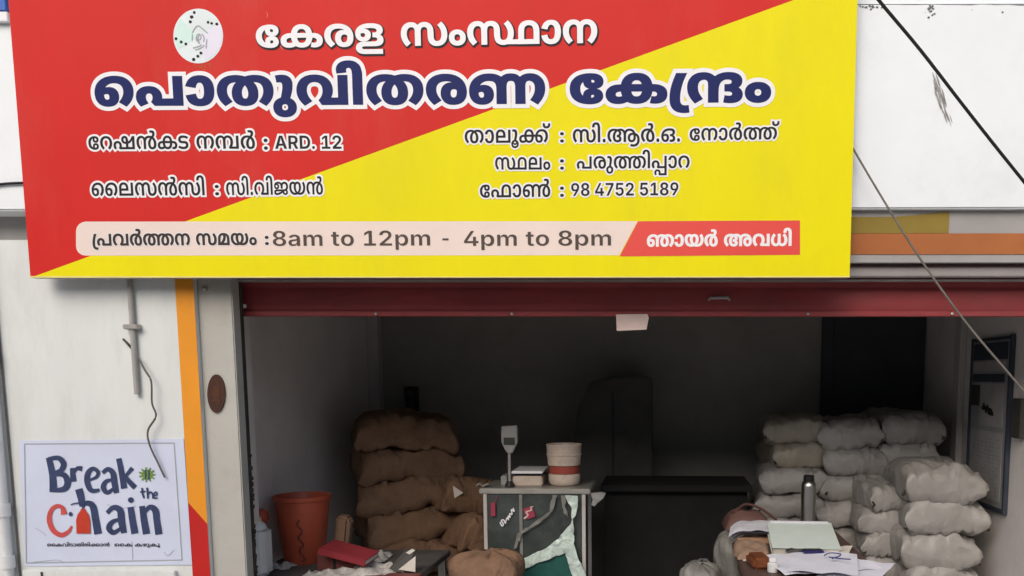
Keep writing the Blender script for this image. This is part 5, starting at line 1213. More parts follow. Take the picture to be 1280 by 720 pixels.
cd = thing('conduit', 'short grey conduit ending half-way down the white wall above the poster', 'conduit', P(172, 494, WY))
cx_ = P(168, 400, WY).x
B().tube([(cx_, WY - .014, P(168, 493, WY).z), (cx_, WY - .014, zl - .01)], .0100, 12).build('tube', M['conduit'], cd, True)
B().box(cx_ - .028, cx_ + .028, WY - .030, WY - .0005, P(168, 412, WY).z, P(168, 406, WY).z, .002).build('clip', M['steel'], cd)
tag(B().tube([P(154, 424, WY - .004), P(160, 430, WY - .012), P(165, 436, WY - .004)], .0042, 6).build('metal_peg', M['rail'], smooth=True),
    'short dark metal peg sticking out of the wall beside the grey conduit', 'peg')
pts = [(172, 446, .02), (182, 464, .03), (189, 477, .035), (190, 504, .03), (195, 520, .028), (185, 538, .03), (187, 556, .025), (198, 580, .02), (206, 597, .014)]
tag(B().tube([P(x, y, WY - d) for x, y, d in smooth_line(pts, 5)], .0038, 6).build('loose_wire', M['greycable'], smooth=True),
    'loose crinkled dark wire dangling from the conduit over the slogan poster', 'wire')
pq = thing('oval_plaque', 'small oval brown plaque with faint relief on the grey pillar', 'plaque', P(270, 515, WY + .02))
f_ = lambda Y: (lambda x, y: P(x, y, Y))
q = draw(B(), [disc(270, 492, 11, 24, 36)], f_(WY + .012))
r = bmesh.ops.extrude_face_region(q.bm, geom=q.bm.faces[:])
for v in r['geom']:
    if isinstance(v, bmesh.types.BMVert):
        v.co.y += .0085
q.build('plate', M['plaque'], pq)
b = B()
draw(b, [disc(270, 490, 5, 7)], f_(WY + .0112))
draw(b, [ribbon([(265, 503), (270, 499), (275, 503)], 3)], f_(WY + .0110))
draw(b, [ribbon([(266, 478), (270, 475), (274, 478)], 2)], f_(WY + .0110))
b.build('relief', M['plaquegold'], pq)
tag(B().lathe([(0, 0), (.009, 0), (.009, .012), (.004, .016), (0, .016)], (0, 0, 0), 10).build('wall_bolt', M['steel'], smooth=True), 'small rusty bolt head near the top of the grey pillar', 'bolt')
o = bpy.data.objects['wall_bolt']
o.location = P(257, 361, WY + .019)
o.rotation_euler = (R(90), 0, 0)

bs = thing('blue_board', 'corner of a blue and white board fixed to the fascia beside the red sign', 'signboard', P(-30, 28, 3.15))
B().box(P(-90, 0, 3.14).x, P(8.5, 10, 3.14).x, 3.135, 3.158, P(0, 14, 3.14).z, P(0, -60, 3.14).z, .002).build('blue_panel', M['bluepaint'], bs)
B().box(P(-90, 0, 3.14).x, P(9.5, 20, 3.14).x, 3.138, 3.158, P(0, 27, 3.14).z, P(0, 14.4, 3.14).z, .002).build('white_band', M['printwhite'], bs)
pts = [(-60, 232), (-5, 231), (8, 229.5), (18, 229), (34, 228.5), (60, 230), (120, 229)]
tag(B().tube([P(x, y, 3.152) for x, y in pts], .0048, 6).build('fascia_cable', M['cable'], smooth=True), 'short black cable along the fascia disappearing behind the red side of the sign', 'cable')
pts = smooth_line([(1070, -40, 2.55), (1095, -4, 2.57), (1150, 62, 2.6), (1205, 133, 2.62), (1262, 205, 2.64), (1330, 288, 2.65), (1420, 392, 2.66)], 5)
tag(B().tube([P(*p) for p in pts], .0050, 8).build('overhead_cable', M['cable'], smooth=True), 'thick black cable slanting in the open air across the white fascia', 'cable')
pts = smooth_line([(1040, 143, 3.148), (1064, 182, 3.125), (1100, 243, 3.05), (1150, 323, 2.95), (1205, 400, 2.85), (1262, 468, 2.78), (1330, 546, 2.7), (1420, 640, 2.6)], 5)
tag(B().tube([P(*p) for p in pts], .0038, 8).build('overhead_cable', M['greycable'], smooth=True), 'thin grey cable slanting from behind the yellow sign edge across the shop opening', 'cable')
# ---------------------------------------------------------------- sacks


def sack_mesh(name, w, d, h, seed, m, ears=0.5, sag_=0.3, amp=1.0, full=7, ridge=1.0):
    """a filled sack lying down: bulging cushion with flat seams at both ends, creases and sagging corners"""
    rr = random.Random(seed)
    off = Vector((rr.uniform(-50, 50), rr.uniform(-50, 50), rr.uniform(-50, 50)))
    n = 40
    bm = bmesh.new()
    sp = lambda t: math.sin(t * math.pi / 2) * .6 + t * .4
    grid = {}
    tilt = rr.uniform(-.12, .12)
    for sgn in (1, -1):
        for i in range(n + 1):
            for j in range(n + 1):
                u, v = sp(-1 + 2 * i / n), sp(-1 + 2 * j / n)
                edge = i in (0, n) or j in (0, n)
                if edge and sgn < 0:
                    continue
                t = (max(0, 1 - abs(u) ** full) ** .33) * (max(0, 1 - abs(v) ** (full + 2)) ** .33)
                x = w / 2 * u * (1 - .05 * (1 - v * v) * 0 - .06 * (1 - abs(v)) * 0 + .05 * (1 - v * v) - .05 * abs(v) ** 6)
                y = d / 2 * v * (1 + .05 * (1 - u * u) - .04 * abs(u) ** 6 * (1 - ears))
                z = sgn * h / 2 * t * (1.0 if sgn > 0 else .92)
                z += tilt * u * h * .5
                z -= sag_ * h * .35 * (abs(u) ** 4 + abs(v) ** 5) * .5
                ear = (abs(u) * abs(v)) ** 9 * ears * .035 * h / .17
                p = Vector((x + math.copysign(ear, u), y + math.copysign(ear * .6, v), z + ear * .5))
                q = Vector((x / .22, y / .22, z / .12)) + off
                nv = noise.noise_vector(q) * .16 * h * amp + noise.noise_vector(q * 2.6) * .075 * h * amp
                cr = abs(noise.noise(Vector((u * 3.0 + v * 1.2, v * 1.6, sgn)) + off * 1.7))
                nv.z -= sgn * max(0, .22 - cr) * .55 * h * t * amp
                nv += noise.noise_vector(q * 6.5) * .022 * h * amp
                # crumpled skin: sharp-edged folds at two sizes
                k1 = abs(noise.noise(q * 2.1 + Vector((nv.x * 30, 0, 7))))
                k2 = abs(noise.noise(q * 4.6 + Vector((0, nv.x * 30, 3))))
                nv += p.normalized() * ((k1 - .25) * .22 + (k2 - .25) * .055) * h * ridge
                p += nv
                g = bm.verts.new(p)
                grid[(sgn, i, j)] = g
    gt = lambda s, i, j: grid[(1 if (i in (0, n) or j in (0, n)) else s, i, j)]
    for s in (1, -1):
        for i in range(n):
            for j in range(n):
                f = [gt(s, i, j), gt(s, i + 1, j), gt(s, i + 1, j + 1), gt(s, i, j + 1)]
                bm.faces.new(f if s > 0 else f[::-1])
    bmesh.ops.recalc_face_normals(bm, faces=bm.faces[:])
    lo = min(v.co.z for v in bm.verts)
    for v in bm.verts:
        v.co.z -= lo
    me = bpy.data.meshes.new(name)
    bm.to_mesh(me)
    bm.free()
    for p in me.polygons:
        p.use_smooth = True
    me.materials.append(m)
    return me, max(v.co.z for v in me.vertices)


def tie_mesh(w, d, h, seed):
    rr = random.Random(seed)
    b = B()
    for sx in (-1, 1):
        for i in range(4):
            a = Vector((sx * (w / 2 - .012), -d / 2 + .012, h * .42))
            e = a + Vector((sx * rr.uniform(-.004, .022), -rr.uniform(.004, .018), rr.uniform(-.022, .02)))
            b.tube([a, (a + e) / 2 + Vector((0, -.004, rr.uniform(-.006, .006))), e], .0042, 5)
    o = b.build('corner_tie', M['tie'], None, True, loc=(0, 0, 0))
    me = o.data
    bpy.data.objects.remove(o)
    return me


def place_sack(name, me, x, y, z, rz, label, group, tie=None, rx=0.0, ry=0.0, sc=(1, 1, 1)):
    o = bpy.data.objects.new(name, me)
    COL.objects.link(o)
    o.location = (x, y, z)
    o.rotation_euler = (rx, ry, rz)
    o.scale = sc
    tag(o, label, 'sack', group)
    if tie is not None:
        t = bpy.data.objects.new('corner_tie', tie)
        COL.objects.link(t)
        t.parent = o
    return o


ORD = ['topmost', 'second from the top', 'third from the top', 'fourth from the top', 'fifth from the top', 'sixth from the top', 'seventh from the top', 'eighth from the top', 'ninth from the top', 'tenth from the top']


def stack(name, meshes, x, y, top, lay, n, group, phrase, ties=None, jx=.012, jr=4, shift=lambda k: (0, 0, 0), sc0=(1, 1, 1), over=1.42):
    """n sacks piled up to height top; label names the layer counted from the top"""
    for k in range(n):
        me, mh = meshes[rnd.randrange(len(meshes))] if not ties else meshes[(k * 2 + n) % len(meshes)]
        z = top - (k + 1) * lay
        sx, sy, sr = shift(k)
        f = lay * over / mh
        i = [m[0] for m in meshes].index(me)
        flip = math.pi if (not ties and rnd.random() < .5) else 0
        place_sack(name, me, x + rnd.uniform(-jx, jx) + sx, y + rnd.uniform(-jx, jx) + sy, max(z, 0), R(rnd.uniform(-jr, jr)) + sr + flip,
                   phrase % ORD[k], group, ties[i] if ties else None, ry=R(rnd.uniform(-2, 2)), sc=(sc0[0] * rnd.uniform(.97, 1.03), sc0[1], f * sc0[2]))


# brown jute sacks: a slumped pile by the side wall, one corner turned to the street
JM = [sack_mesh('jute_sack', .53, .58, .20, 11 + i, M['jute'], amp=1.05, full=9, ridge=.28, sag_=1.1) for i in range(5)]
xa = P(500, 600, 4.6).x
ztop = P(490, 535, 4.4).z
G1 = 'brown jute sacks piled by the side wall'
stack('jute_sack', JM, xa, 4.70, ztop, .165, 7, G1, 'brown jute sack, %s of the slumped pile by the side wall', jx=.008, jr=3, over=1.6,
      shift=lambda k: ((-.01, .02, R(22)), (-.005, .01, R(26)), (.015, -.01, R(20)), (.045, -.03, R(30)), (.075, -.05, R(24)), (.07, -.04, R(20)), (.06, -.02, R(22)))[k])
JS = [sack_mesh('jute_sack', .30, .46, .20, 31 + i, M['jute'], amp=1.0, full=8, ridge=.3, sag_=.9) for i in range(2)]
for k, (px__, y_, z_, rz_, ry_) in enumerate(((585, 4.50, .52, 35, 24), (572, 4.62, .74, 28, 16))):
    place_sack('jute_sack', JS[k][0], P(px__, 650, y_).x, y_, z_, R(rz_), ('lower', 'upper')[k] + ' of two jute sacks wedged slanting between the slumped pile and the glass counter', G1, ry=R(ry_))
tg = B().poly([P(566, 607, 4.38), P(579, 616, 4.37), P(568, 623, 4.38)], (0, .002, 0))
tag(tg.build('sack_label', M['paperwarm']), 'small pale triangular scrap stuck on the slanting jute sacks', 'paper')


def upright_sack(name, x, y, w, d, h, seed, m, label, group, lean=0.0, leany=0.0):
    """a filled sack standing on its end with a gathered top"""
    rr = random.Random(seed)
    off = Vector((rr.uniform(-50, 50), rr.uniform(-50, 50), 0))
    b = B()

    def fn(u, v):
        a = u * 2 * math.pi
        r_ = 1.0 if v < .70 else max(0.0, 1 - ((v - .70) / .30) ** 2.2)
        v = (v / .70 * .86) if v < .70 else .86 + .14 * (1 - (1 - (v - .70) / .30) ** 2)
        r_ *= .88 + .12 * min(1, v * 4)
        ca, sa = math.cos(a), math.sin(a)
        s_ = lambda c: math.copysign(abs(c) ** .75, c)
        p = Vector((w / 2 * s_(ca) * r_, d / 2 * s_(sa) * r_, h * v))
        q = Vector((ca * 1.3, sa * 1.3, v * 3.2)) + off
        p += noise.noise_vector(q) * .03 + noise.noise_vector(q * 2.7) * .014 + noise.noise_vector(q * 6) * .005
        p.z = max(p.z, 0)
        return (x + p.x + lean * v * h, y + p.y + leany * v * h, p.z)
    b.sheet(fn, 40, 26)
    bmesh.ops.remove_doubles(b.bm, verts=b.bm.verts[:], dist=.0005)
    o = b.build(name, m, None, 'all')
    return tag(o, label, 'sack', group)


upright_sack('jute_sack', P(603, 700, 3.78).x, 3.84, .33, .28, .685, 3, M['jutepale'], 'pale brown jute sack standing in front of the glass counter', G1, .03)


# white plastic sacks: three piles along the back, one nearer pile by the notice board
G2 = 'white woven plastic sacks piled on the notice-board side'
PM = [sack_mesh('grain_sack', .33, .66, .17, 51 + i, M['pp'], ears=.8, amp=.85, ridge=.14) for i in range(5)]
PT = [tie_mesh(.33, .66, .15, 61 + i) for i in range(5)]
PY_ = [sack_mesh('grain_sack', .33, .66, .17, 71 + i, M['ppyellow'], ears=.8, amp=.85, ridge=.14) for i in range(2)]
PT2 = [tie_mesh(.33, .66, .15, 81 + i) for i in range(2)]
stack('grain_sack', PY_, P(1001, 540, 4.6).x, 4.92, P(1000, 529, 4.65).z, .135, 2, G2, 'yellowed woven sack, %s of the pile behind the steel flask', PT2, jr=5)
zt = P(1000, 529, 4.65).z - .27
for k in range(7):
    i = (k * 3) % 5
    place_sack('grain_sack', PM[i][0], P(994 - 5 * min(k, 3), 600, 4.6).x + rnd.uniform(-.01, .01), 4.90, zt - (k + 1) * .14, R(rnd.uniform(-5, 5)),
               'white woven sack, %s of the pile behind the steel flask' % ORD[k + 2], G2, PT[i], sc=(1.04, 1, .14 * 1.42 / PM[i][1]))
stack('grain_sack', PM, P(1068, 600, 4.55).x, 4.86, P(1070, 533, 4.6).z, .143, 9, G2, 'white woven sack, %s of the middle pile behind the flask', PT, jr=4, jx=.01)
stack('grain_sack', PM[::-1], P(1141, 600, 4.58).x, 4.90, P(1140, 526, 4.62).z, .15, 8, G2, 'white woven sack, %s of the back pile against the pale pilaster', PT[::-1], jr=5)
PN = [sack_mesh('grain_sack', .36, .50, .19, 91 + i, M['pp'], ears=.9, amp=.9, ridge=.14) for i in range(4)]
PT3 = [tie_mesh(.40, .50, .16, 95 + i) for i in range(4)]
stack('grain_sack', PN, P(1181, 650, 4.05).x, 4.30, P(1180, 592, 4.12).z, .165, 6, G2, 'white woven sack, %s of the nearer pile under the notice board', PT3, jr=5,
      shift=lambda k: ((0, 0, 0), (.004, -.01, R(4)), (-.02, .0, R(-5)), (-.005, -.02, R(3)), (0, 0, 0), (0, 0, 0))[k])
PG = [sack_mesh('grain_sack', .22, .40, .15, 101 + i, M['pp'], ears=.9, amp=.85, ridge=.14) for i in range(3)]
PT4 = [tie_mesh(.22, .40, .13, 105 + i) for i in range(3)]
stack('grain_sack', PG, P(1104, 650, 4.3).x, 4.42, P(1104, 612, 4.3).z, .12, 7, G2, 'small white sack, %s of the narrow pile between wider ones', PT4, jr=12, jx=.02, over=1.5)
upright_sack('grain_sack', P(909, 690, 3.9).x, 4.0, .13, .22, .75, 25, M['ppgrey'], 'grey plastic sack slumped upright against the brown bag side of the paper-strewn table', G2, .03)
upright_sack('grain_sack', P(876, 700, 3.75).x, 3.78, .20, .22, .65, 27, M['ppgrey'], 'low grubby plastic sack standing on the floor beside the slumped grey sack', G2)

# ---------------------------------------------------------------- things against the back wall
b = B()
oc = [(713, 640), (716, 560), (722, 512), (738, 477), (764, 470), (811, 470), (815, 480), (816, 640)]
zs = [P(x, y, 4.98) for x, y in oc]
zs[0].z = zs[-1].z = 0
b.poly(zs, (0, .36, 0))
bmesh.ops.bevel(b.bm, geom=b.bm.edges[:], offset=.012, segments=2, affect='EDGES')
cb = b.build('cabinet', M['cabinet'], None, True)
tag(cb, 'tall near-black cabinet with a sloping shoulder standing against the back wall', 'cabinet')
B().box(P(765, 500, 4.97).x, P(767, 500, 4.97).x, 4.972, 4.979, .1, 1.4).build('door_seam', M['black'], cb)
dk = thing('desk', 'low black desk in the gloom in front of the dark cabinet', 'desk', (P(840, 700, 4.7).x, 4.7, 0))
da, db = P(752, 606, 4.6).x, P(938, 606, 4.6).x
zt = P(850, 607, 4.5).z
B().box(da, db, 4.5, 4.95, zt - .035, zt, .004).build('desktop', M['darkcloth'], dk)
B().box(da + .02, db - .02, 4.56, 4.58, .05, zt - .037).build('front_panel', M['darkcloth'], dk)
for x in (da + .03, db - .07):
    for y in (4.6, 4.9):
        B().box(x, x + .04, y, y + .04, 0, zt - .037).build('leg', M['darkcloth'], dk)
sb = thing('switch_board', 'small dark switch board on the dim wall above the jute sacks', 'switch', P(515, 515, YB - .01))
B().box(P(508, 500, YB).x, P(524, 500, YB).x, YB - .035, YB - .001, P(515, 514, YB).z, P(515, 483, YB).z, .004).build('plate', M['black'], sb)
for y in (491, 505):
    B().box(P(512, 500, YB).x, P(519, 500, YB).x, YB - .045, YB - .036, P(515, y + 4, YB).z, P(515, y - 4, YB).z, .003).build('switch', M['cabinet'], sb)

# ---------------------------------------------------------------- glass counter with scale and tub
CYf = 4.05
ca, cb_ = P(599, 620, CYf).x, P(738, 620, CYf).x
cz = P(668, 611, CYf).z
ct = thing('display_counter', 'metal-framed glass counter with stickers and torn plastic sheet in front of the jute sacks', 'counter', ((ca + cb_) / 2, 4.2, 0))
B().box(ca, cb_, CYf, 4.40, cz - .026, cz, .004).build('counter_top', M['steel'], ct)
for x in (P(606.5, 650, CYf).x, P(729.5, 650, CYf).x):
    for y in (CYf + .005, 4.375):
        B().box(x - .009, x + .009, y, y + .018, 0, cz - .027, .002).build('post', M['trim'], ct)
B().box(P(608.5, 650, CYf).x + .005, P(727.5, 650, CYf).x - .005, CYf + .012, CYf + .02, .12, cz - .03).build('glass_front', M['glassdark'], ct)
B().box(P(649, 650, CYf).x, P(653, 650, CYf).x, CYf + .004, CYf + .011, .3, cz - .03).build('divider', M['ppgrey'], ct)
B().box(P(608.5, 650, CYf).x + .005, P(727.5, 650, CYf).x - .005, CYf + .04, 4.36, .08, .12).build('bottom_shelf', M['woodmid'], ct)
cz_ = lambda Y: (lambda x, y: P(600 + x / 6, 600 + y / 6, Y))


def film(b, c, Y, amp=.012, seed=0):
    """crumpled plastic film hanging in front of the glass"""
    a = sum(c[i - 1][0] * c[i][1] - c[i][0] * c[i - 1][1] for i in range(len(c)))
    c = c if a > 0 else c[::-1]
    e = []
    for i in range(len(c)):
        p, q = c[i - 1], c[i]
        m = max(1, int(math.dist(p, q) / 22))
        e += [(p[0] + (q[0] - p[0]) * t / m + rnd.uniform(-4, 4), p[1] + (q[1] - p[1]) * t / m + rnd.uniform(-4, 4)) for t in range(m)]
    xs_, ys_ = [p[0] for p in e], [p[1] for p in e]

    def inside(x, y):
        r_ = False
        for i in range(len(e)):
            (ax, ay), (bx, by) = e[i - 1], e[i]
            if (ay > y) != (by > y) and x < (bx - ax) * (y - ay) / (by - ay) + ax:
                r_ = not r_
        return r_
    inner = [(x + rnd.uniform(-5, 5), y + rnd.uniform(-5, 5)) for x in range(int(min(xs_)), int(max(xs_)), 24) for y in range(int(min(ys_)), int(max(ys_)), 24)]
    inner = [p for p in inner if inside(*p)]
    co = [Vector(p) for p in e + inner]
    ed = [(i, (i + 1) % len(e)) for i in range(len(e))]
    v, _, f, _, _, _ = delaunay_2d_cdt(co, ed, [], 1, 1e-4)
    pts = []
    for p in v:
        w = cz_(Y)(p.x, p.y)
        w.y -= amp * (1 + noise.noise(Vector((p.x / 40, p.y / 60, seed))) + .5 * noise.noise(Vector((p.x / 14, p.y / 25, seed))))
        pts.append(w)
    return b.tris(pts, f)


B_ = B()
film(B_, [(300, 672), (470, 605), (640, 535), (700, 720), (720, 900), (300, 900)], CYf - .002, .006, 9)
B_.build('green_tarpaulin', M['tarp'], ct, 'all')
B_ = B()
film(B_, [(640, 112), (735, 112), (738, 175), (722, 262), (698, 290), (705, 330), (705, 470), (740, 580), (800, 720), (830, 800), (730, 800), (690, 700), (640, 545), (470, 605), (330, 668), (285, 672), (268, 628), (330, 585), (520, 492), (610, 410), (690, 318), (690, 210), (655, 150)], CYf - .012, .014, 3)
B_.build('torn_plastic_sheet', M['teal'], ct, 'all')
B_ = B()
film(B_, [(545, 110), (580, 110), (545, 235), (440, 330), (320, 400), (275, 510), (250, 515), (285, 400), (420, 310), (520, 235)], CYf - .004, .006, 5)
film(B_, [(610, 115), (650, 115), (640, 190), (665, 280), (630, 250), (615, 200)], CYf - .004, .006, 6)
B_.build('plastic_shreds', M['glassdark'] if False else M['ppgrey'], ct, 'all')
b = B()
b.box(P(614, 640, CYf).x, P(619.5, 640, CYf).x, CYf - .006, CYf - .002, P(617, 645, CYf).z, P(617, 628, CYf).z, .001)
b.tube([P(619, 628, CYf - .004), P(621, 620, CYf - .004)], .002, 5)
b.build('red_tag', M['pinktag'], ct)
b = B()
b.box(P(656, 640, CYf).x, P(667.5, 640, CYf).x, CYf - .001, CYf + .003, P(661, 648, CYf).z, P(661, 634, CYf).z, .001, Matrix.Rotation(R(-20), 3, 'Y'))
b.build('red_sticker', M['pinktag'], ct)
b = B()
draw(b, [ribbon([(330, 290), (360, 262), (345, 240), (385, 225), (380, 205), (400, 200)], [14, 10, 10, 10, 8, 6])], cz_(CYf - .004))
b.build('sticker_lettering', M['tagpaper'], ct)
b = B()
draw(b, [ribbon([(150, 315), (165, 345), (175, 330), (160, 305), (178, 300), (190, 325), (196, 300), (205, 282), (214, 300), (212, 270), (226, 280), (222, 252), (240, 258), (236, 222), (256, 236), (248, 210)], 9)], cz_(CYf - .002))
b.build('white_sticker_lettering', M['printwhite'], ct)
o = B()
film(o, [(835, 92), (900, 88), (950, 92), (930, 130), (885, 165), (860, 192), (838, 180), (845, 140)], CYf + .03, .02, 11)
o = o.build('plastic_bag', M['greyplastic'], None, 'all')
tag(o, 'crumpled grey plastic bag tucked at the end of the glass counter', 'bag')

ws = thing('weighing_scale', 'white weighing scale with a display on a pole standing on the glass counter', 'scale', (P(650, 608, 4.2).x, 4.2, cz))
xa_, xb_ = P(640, 600, 4.13).x, P(677.5, 600, 4.13).x
zb = lambda y: P(650, y, 4.13).z
B().box(xa_, xb_, 4.13, 4.36, cz + .001, cz + .052, .006).build('body', M['cream'], ws)
B().box(xa_ + .01, xb_ - .01, 4.15, 4.34, cz + .052, cz + .066).build('plate_support', M['black'], ws)
B().box(xa_ - .004, xb_ + .004, 4.12, 4.37, cz + .066, cz + .078, .003).build('weighing_plate', M['printwhite'], ws)
B().box(P(624.5, 600, 4.13).x, P(632, 600, 4.13).x, 4.16, 4.26, cz + .001, cz + .05, .004).build('side_cover', M['greyplastic'], ws)
xp = P(637.3, 600, 4.12).x
B().lathe([(0, 0), (.024, 0), (.024, .012), (.012, .03), (0, .03)], (xp, 4.115, cz), 14).build('pole_foot', M['black'], ws, True)
zh0 = P(637, 566, 4.115).z
B().tube([(xp, 4.115, cz + .02), (xp, 4.115, zh0)], .0075, 10).build('pole', M['greyplastic'], ws, True)
b = B()
hp = [(626.5, 533), (646, 532), (646.5, 553), (643, 560), (640, 566.5), (634, 566.5), (630, 560), (626.5, 553)]
b.poly([P(x, y, 4.10) for x, y in hp], (0, .032, 0))
bmesh.ops.bevel(b.bm, geom=b.bm.edges[:], offset=.003, segments=2, affect='EDGES')
hd = b.build('display_head', M['greyplastic'], ws)
B().box(P(629.5, 545, 4.1).x, P(643.5, 545, 4.1).x, 4.096, 4.0995, P(637, 556, 4.1).z, P(637, 547, 4.1).z).build('display_window', M['dimgreen'], hd)

tb = thing('plastic_tub', 'two-tier cream plastic tub with a brick red band standing on the glass counter', 'tub', (P(705, 608, 4.2).x, 4.2, cz))
tc_ = (P(705.5, 600, 4.2).x, 4.2, cz + .001)
B().lathe([(0, 0), (.062, 0), (.072, .006), (.079, .02), (.080, .052), (.076, .058), (.070, .060)], tc_, 32).build('base_tub', M['cream'], tb, True)
B().lathe([(.068, .060), (.075, .062), (.076, .098), (.070, .100)], tc_, 32).build('red_band', M['tubband'], tb, True)
B().lathe([(.072, .100), (.082, .104), (.085, .150), (.089, .153), (.089, .160), (.086, .162), (.088, .200), (.090, .203), (.089, .208), (.084, .206), (.08, .19), (.07, .13), (0, .125)], tc_, 32).build('upper_tub', M['cream'], tb, True)
b = B().sheet(lambda u, v: (P(596 + 16 * u, 609, 4.12).x, 4.08 + .06 * v, cz + .003 + .012 * abs(math.sin(u * 5 + v))), 8, 6)
tag(b.build('paper_scrap', M['newsprint'], None, 'all'), 'small curled paper scrap on the corner of the glass counter', 'paper')

# ---------------------------------------------------------------- notice board on the side wall


def S(x, y, X):
    d = ray(x, y)
    return EYE + d * (X / d.x)


BX = XR - .002
nb = thing('notice_board', 'tall framed notice board with a dark blue header on the side wall', 'notice board', S(1240, 640, BX))
ya, yb = S(1264, 500, BX).y, S(1217, 500, BX).y
za, zb_ = S(1262, 640, BX).z, S(1262, 424, BX).z
B().box(BX - .012, BX, ya, yb, za, zb_, .002).build('back_panel', M['boardgrey'], nb)
b = B()
for q in ((ya - .022, ya - .001, za - .02, zb_ + .02), (yb + .001, yb + .012, za - .02, zb_ + .02), (ya, yb, za - .02, za - .001), (ya, yb, zb_ + .001, zb_ + .015)):
    b.box(BX - .022, BX, q[0], q[1], q[2], q[3], .002)
b.build('frame', M['boardblue'], nb)
h_ = zb_ - za
yl = lambda t: ya + (yb - ya) * t
B().box(BX - .015, BX - .0125, yl(.06), yl(.97), zb_ - .115 * h_, zb_ - .01).build('header', M['boardblue'], nb)
sh = B().box(BX - .0145, BX - .0125, yl(.12), yl(.97), zb_ - .185 * h_, zb_ - .125 * h_).build('notice_sheet', M['boardgrey2'], nb)
sh2 = B().box(BX - .0145, BX - .0125, yl(.12), yl(.72), zb_ - .52 * h_, zb_ - .26 * h_).build('notice_sheet', M['boardgrey2'], nb)
B().box(BX - .0145, BX - .0125, yl(.12), yl(.97), zb_ - .25 * h_, zb_ - .20 * h_).build('dark_strip', M['boardblue'], nb)
B().box(BX - .0155, BX - .0125, yl(.76), yl(.98), zb_ - .40 * h_, zb_ - .27 * h_).build('photo_print', M['cabinet'], nb)
sh3 = B().box(BX - .0145, BX - .0125, yl(.1), yl(.95), za + .03, zb_ - .55 * h_).build('notice_sheet', M['boardgrey2'], nb)
b = B()
for i in range(15):
    z = zb_ - (.60 + .024 * i) * h_
    for j in range(7):
        if rnd.random() < .75:
            y = yl(.17 + .105 * j)
            b.box(BX - .0157, BX - .0147, y, y + rnd.uniform(.2, .85) * .105 * (yb - ya), z, z + .006)
b.build('printed_rows', M['boardgrey'], nb)
b = B()
for i in range(9):
    y, z = yl(.35 + .035 * i), zb_ - (.455 - .004 * i + rnd.uniform(-.01, .01)) * h_
    b.box(BX - .017, BX - .0150, y, y + .02, z, z + rnd.uniform(.015, .04))
b.build('ink_mark', M['black'], nb)
o = B().box(BX - .03, BX, S(1284, 520, BX).y, S(1272, 520, BX).y, S(1278, 548, BX).z, S(1278, 498, BX).z, .004).build('switch_board', M['cabinet'])
tag(o, 'small dark switch board on the side wall nearer the street than the notice board', 'switch')

# ---------------------------------------------------------------- side table with bucket, can, ledgers
t1 = thing('side_table', 'dull side table under the terracotta bucket and red ledger', 'table', (-1.45, 3.85, 0))
tz = .62
B().box(XL + .03, -1.08, 3.53, 4.16, tz - .03, tz, .003).build('table_top', M['tabletop'], t1)
for x in (XL + .05, -1.13):
    for y in (3.55, 4.10):
        B().box(x, x + .035, y, y + .035, 0, tz - .031).build('leg', M['steel'], t1)
bc = (P(379, 700, 3.86).x, 3.88, tz)
bk = thing('bucket', 'terracotta-coloured plastic bucket on the dull side table', 'bucket', bc)
H_ = P(379, 624, 3.75).z - tz
B().lathe([(0, .004), (.085, .004), (.088, 0), (.092, .01), (.122, H_ - .02), (.129, H_ - .018), (.131, H_), (.124, H_ + .001), (.118, H_ - .01), (.088, .03), (0, .025)], bc, 40).build('body', M['bucket'], bk, True)
hh = []
for i in range(15):
    t = i / 14 * math.pi
    hh.append((bc[0] + .128 * math.cos(t), bc[1] - .03 - .10 * math.sin(t), tz + H_ - .02 - .07 * math.sin(t)))
b = B()
for i in range(22):
    z = tz + .02 + i * .009
    b.lathe([(0, 0), (.0035, .002), (.0045, .005), (.0035, .008), (0, .010)], (bc[0] + .03 + .010 * math.sin(i * .9), bc[1] - .0925 - .0295 * (z - tz) / H_ - .004, z), 6)
b.build('bead_string', M['maroonbox'], bk, True)
jc = (P(319, 700, 3.56).x, 3.57, tz)
jr_ = thing('jerrycan', 'white plastic jerrycan with a cream cap just inside the grey pillar', 'can', jc)
hz = P(322, 652, 3.54).z - tz
b = B()
b.box(jc[0] - .052, jc[0] + .052, 3.535, 3.63, tz + .001, tz + hz - .03, .018)
b.build('body', M['can'], jr_, True)
b = B().lathe([(.046, -.035), (.040, -.015), (.024, 0), (.022, .012), (0, .012)], (jc[0], 3.58, tz + hz - .005), 20)
b.build('neck', M['can'], jr_, True)
B().lathe([(.028, 0), (.028, .018), (.022, .022), (0, .022)], (jc[0] - .004, 3.58, tz + hz - .006), 18).build('cap', M['cancap'], jr_, True)
b = B().lathe([(0, 0), (.03, .002), (.034, .02), (.026, .045), (.012, .055), (0, .056)], (P(327, 650, 3.8).x, 3.80, P(327, 651, 3.8).z), 18)
b.lathe([(0, 0), (.022, 0), (.022, P(327, 651, 3.8).z - tz - .001), (0, P(327, 651, 3.8).z - tz - .001)], (P(327, 650, 3.8).x, 3.80, tz + .0005), 14)
tag(b.build('red_bottle', M['redplastic'], None, True), 'red-topped plastic bottle peeping over the white jerrycan', 'bottle')

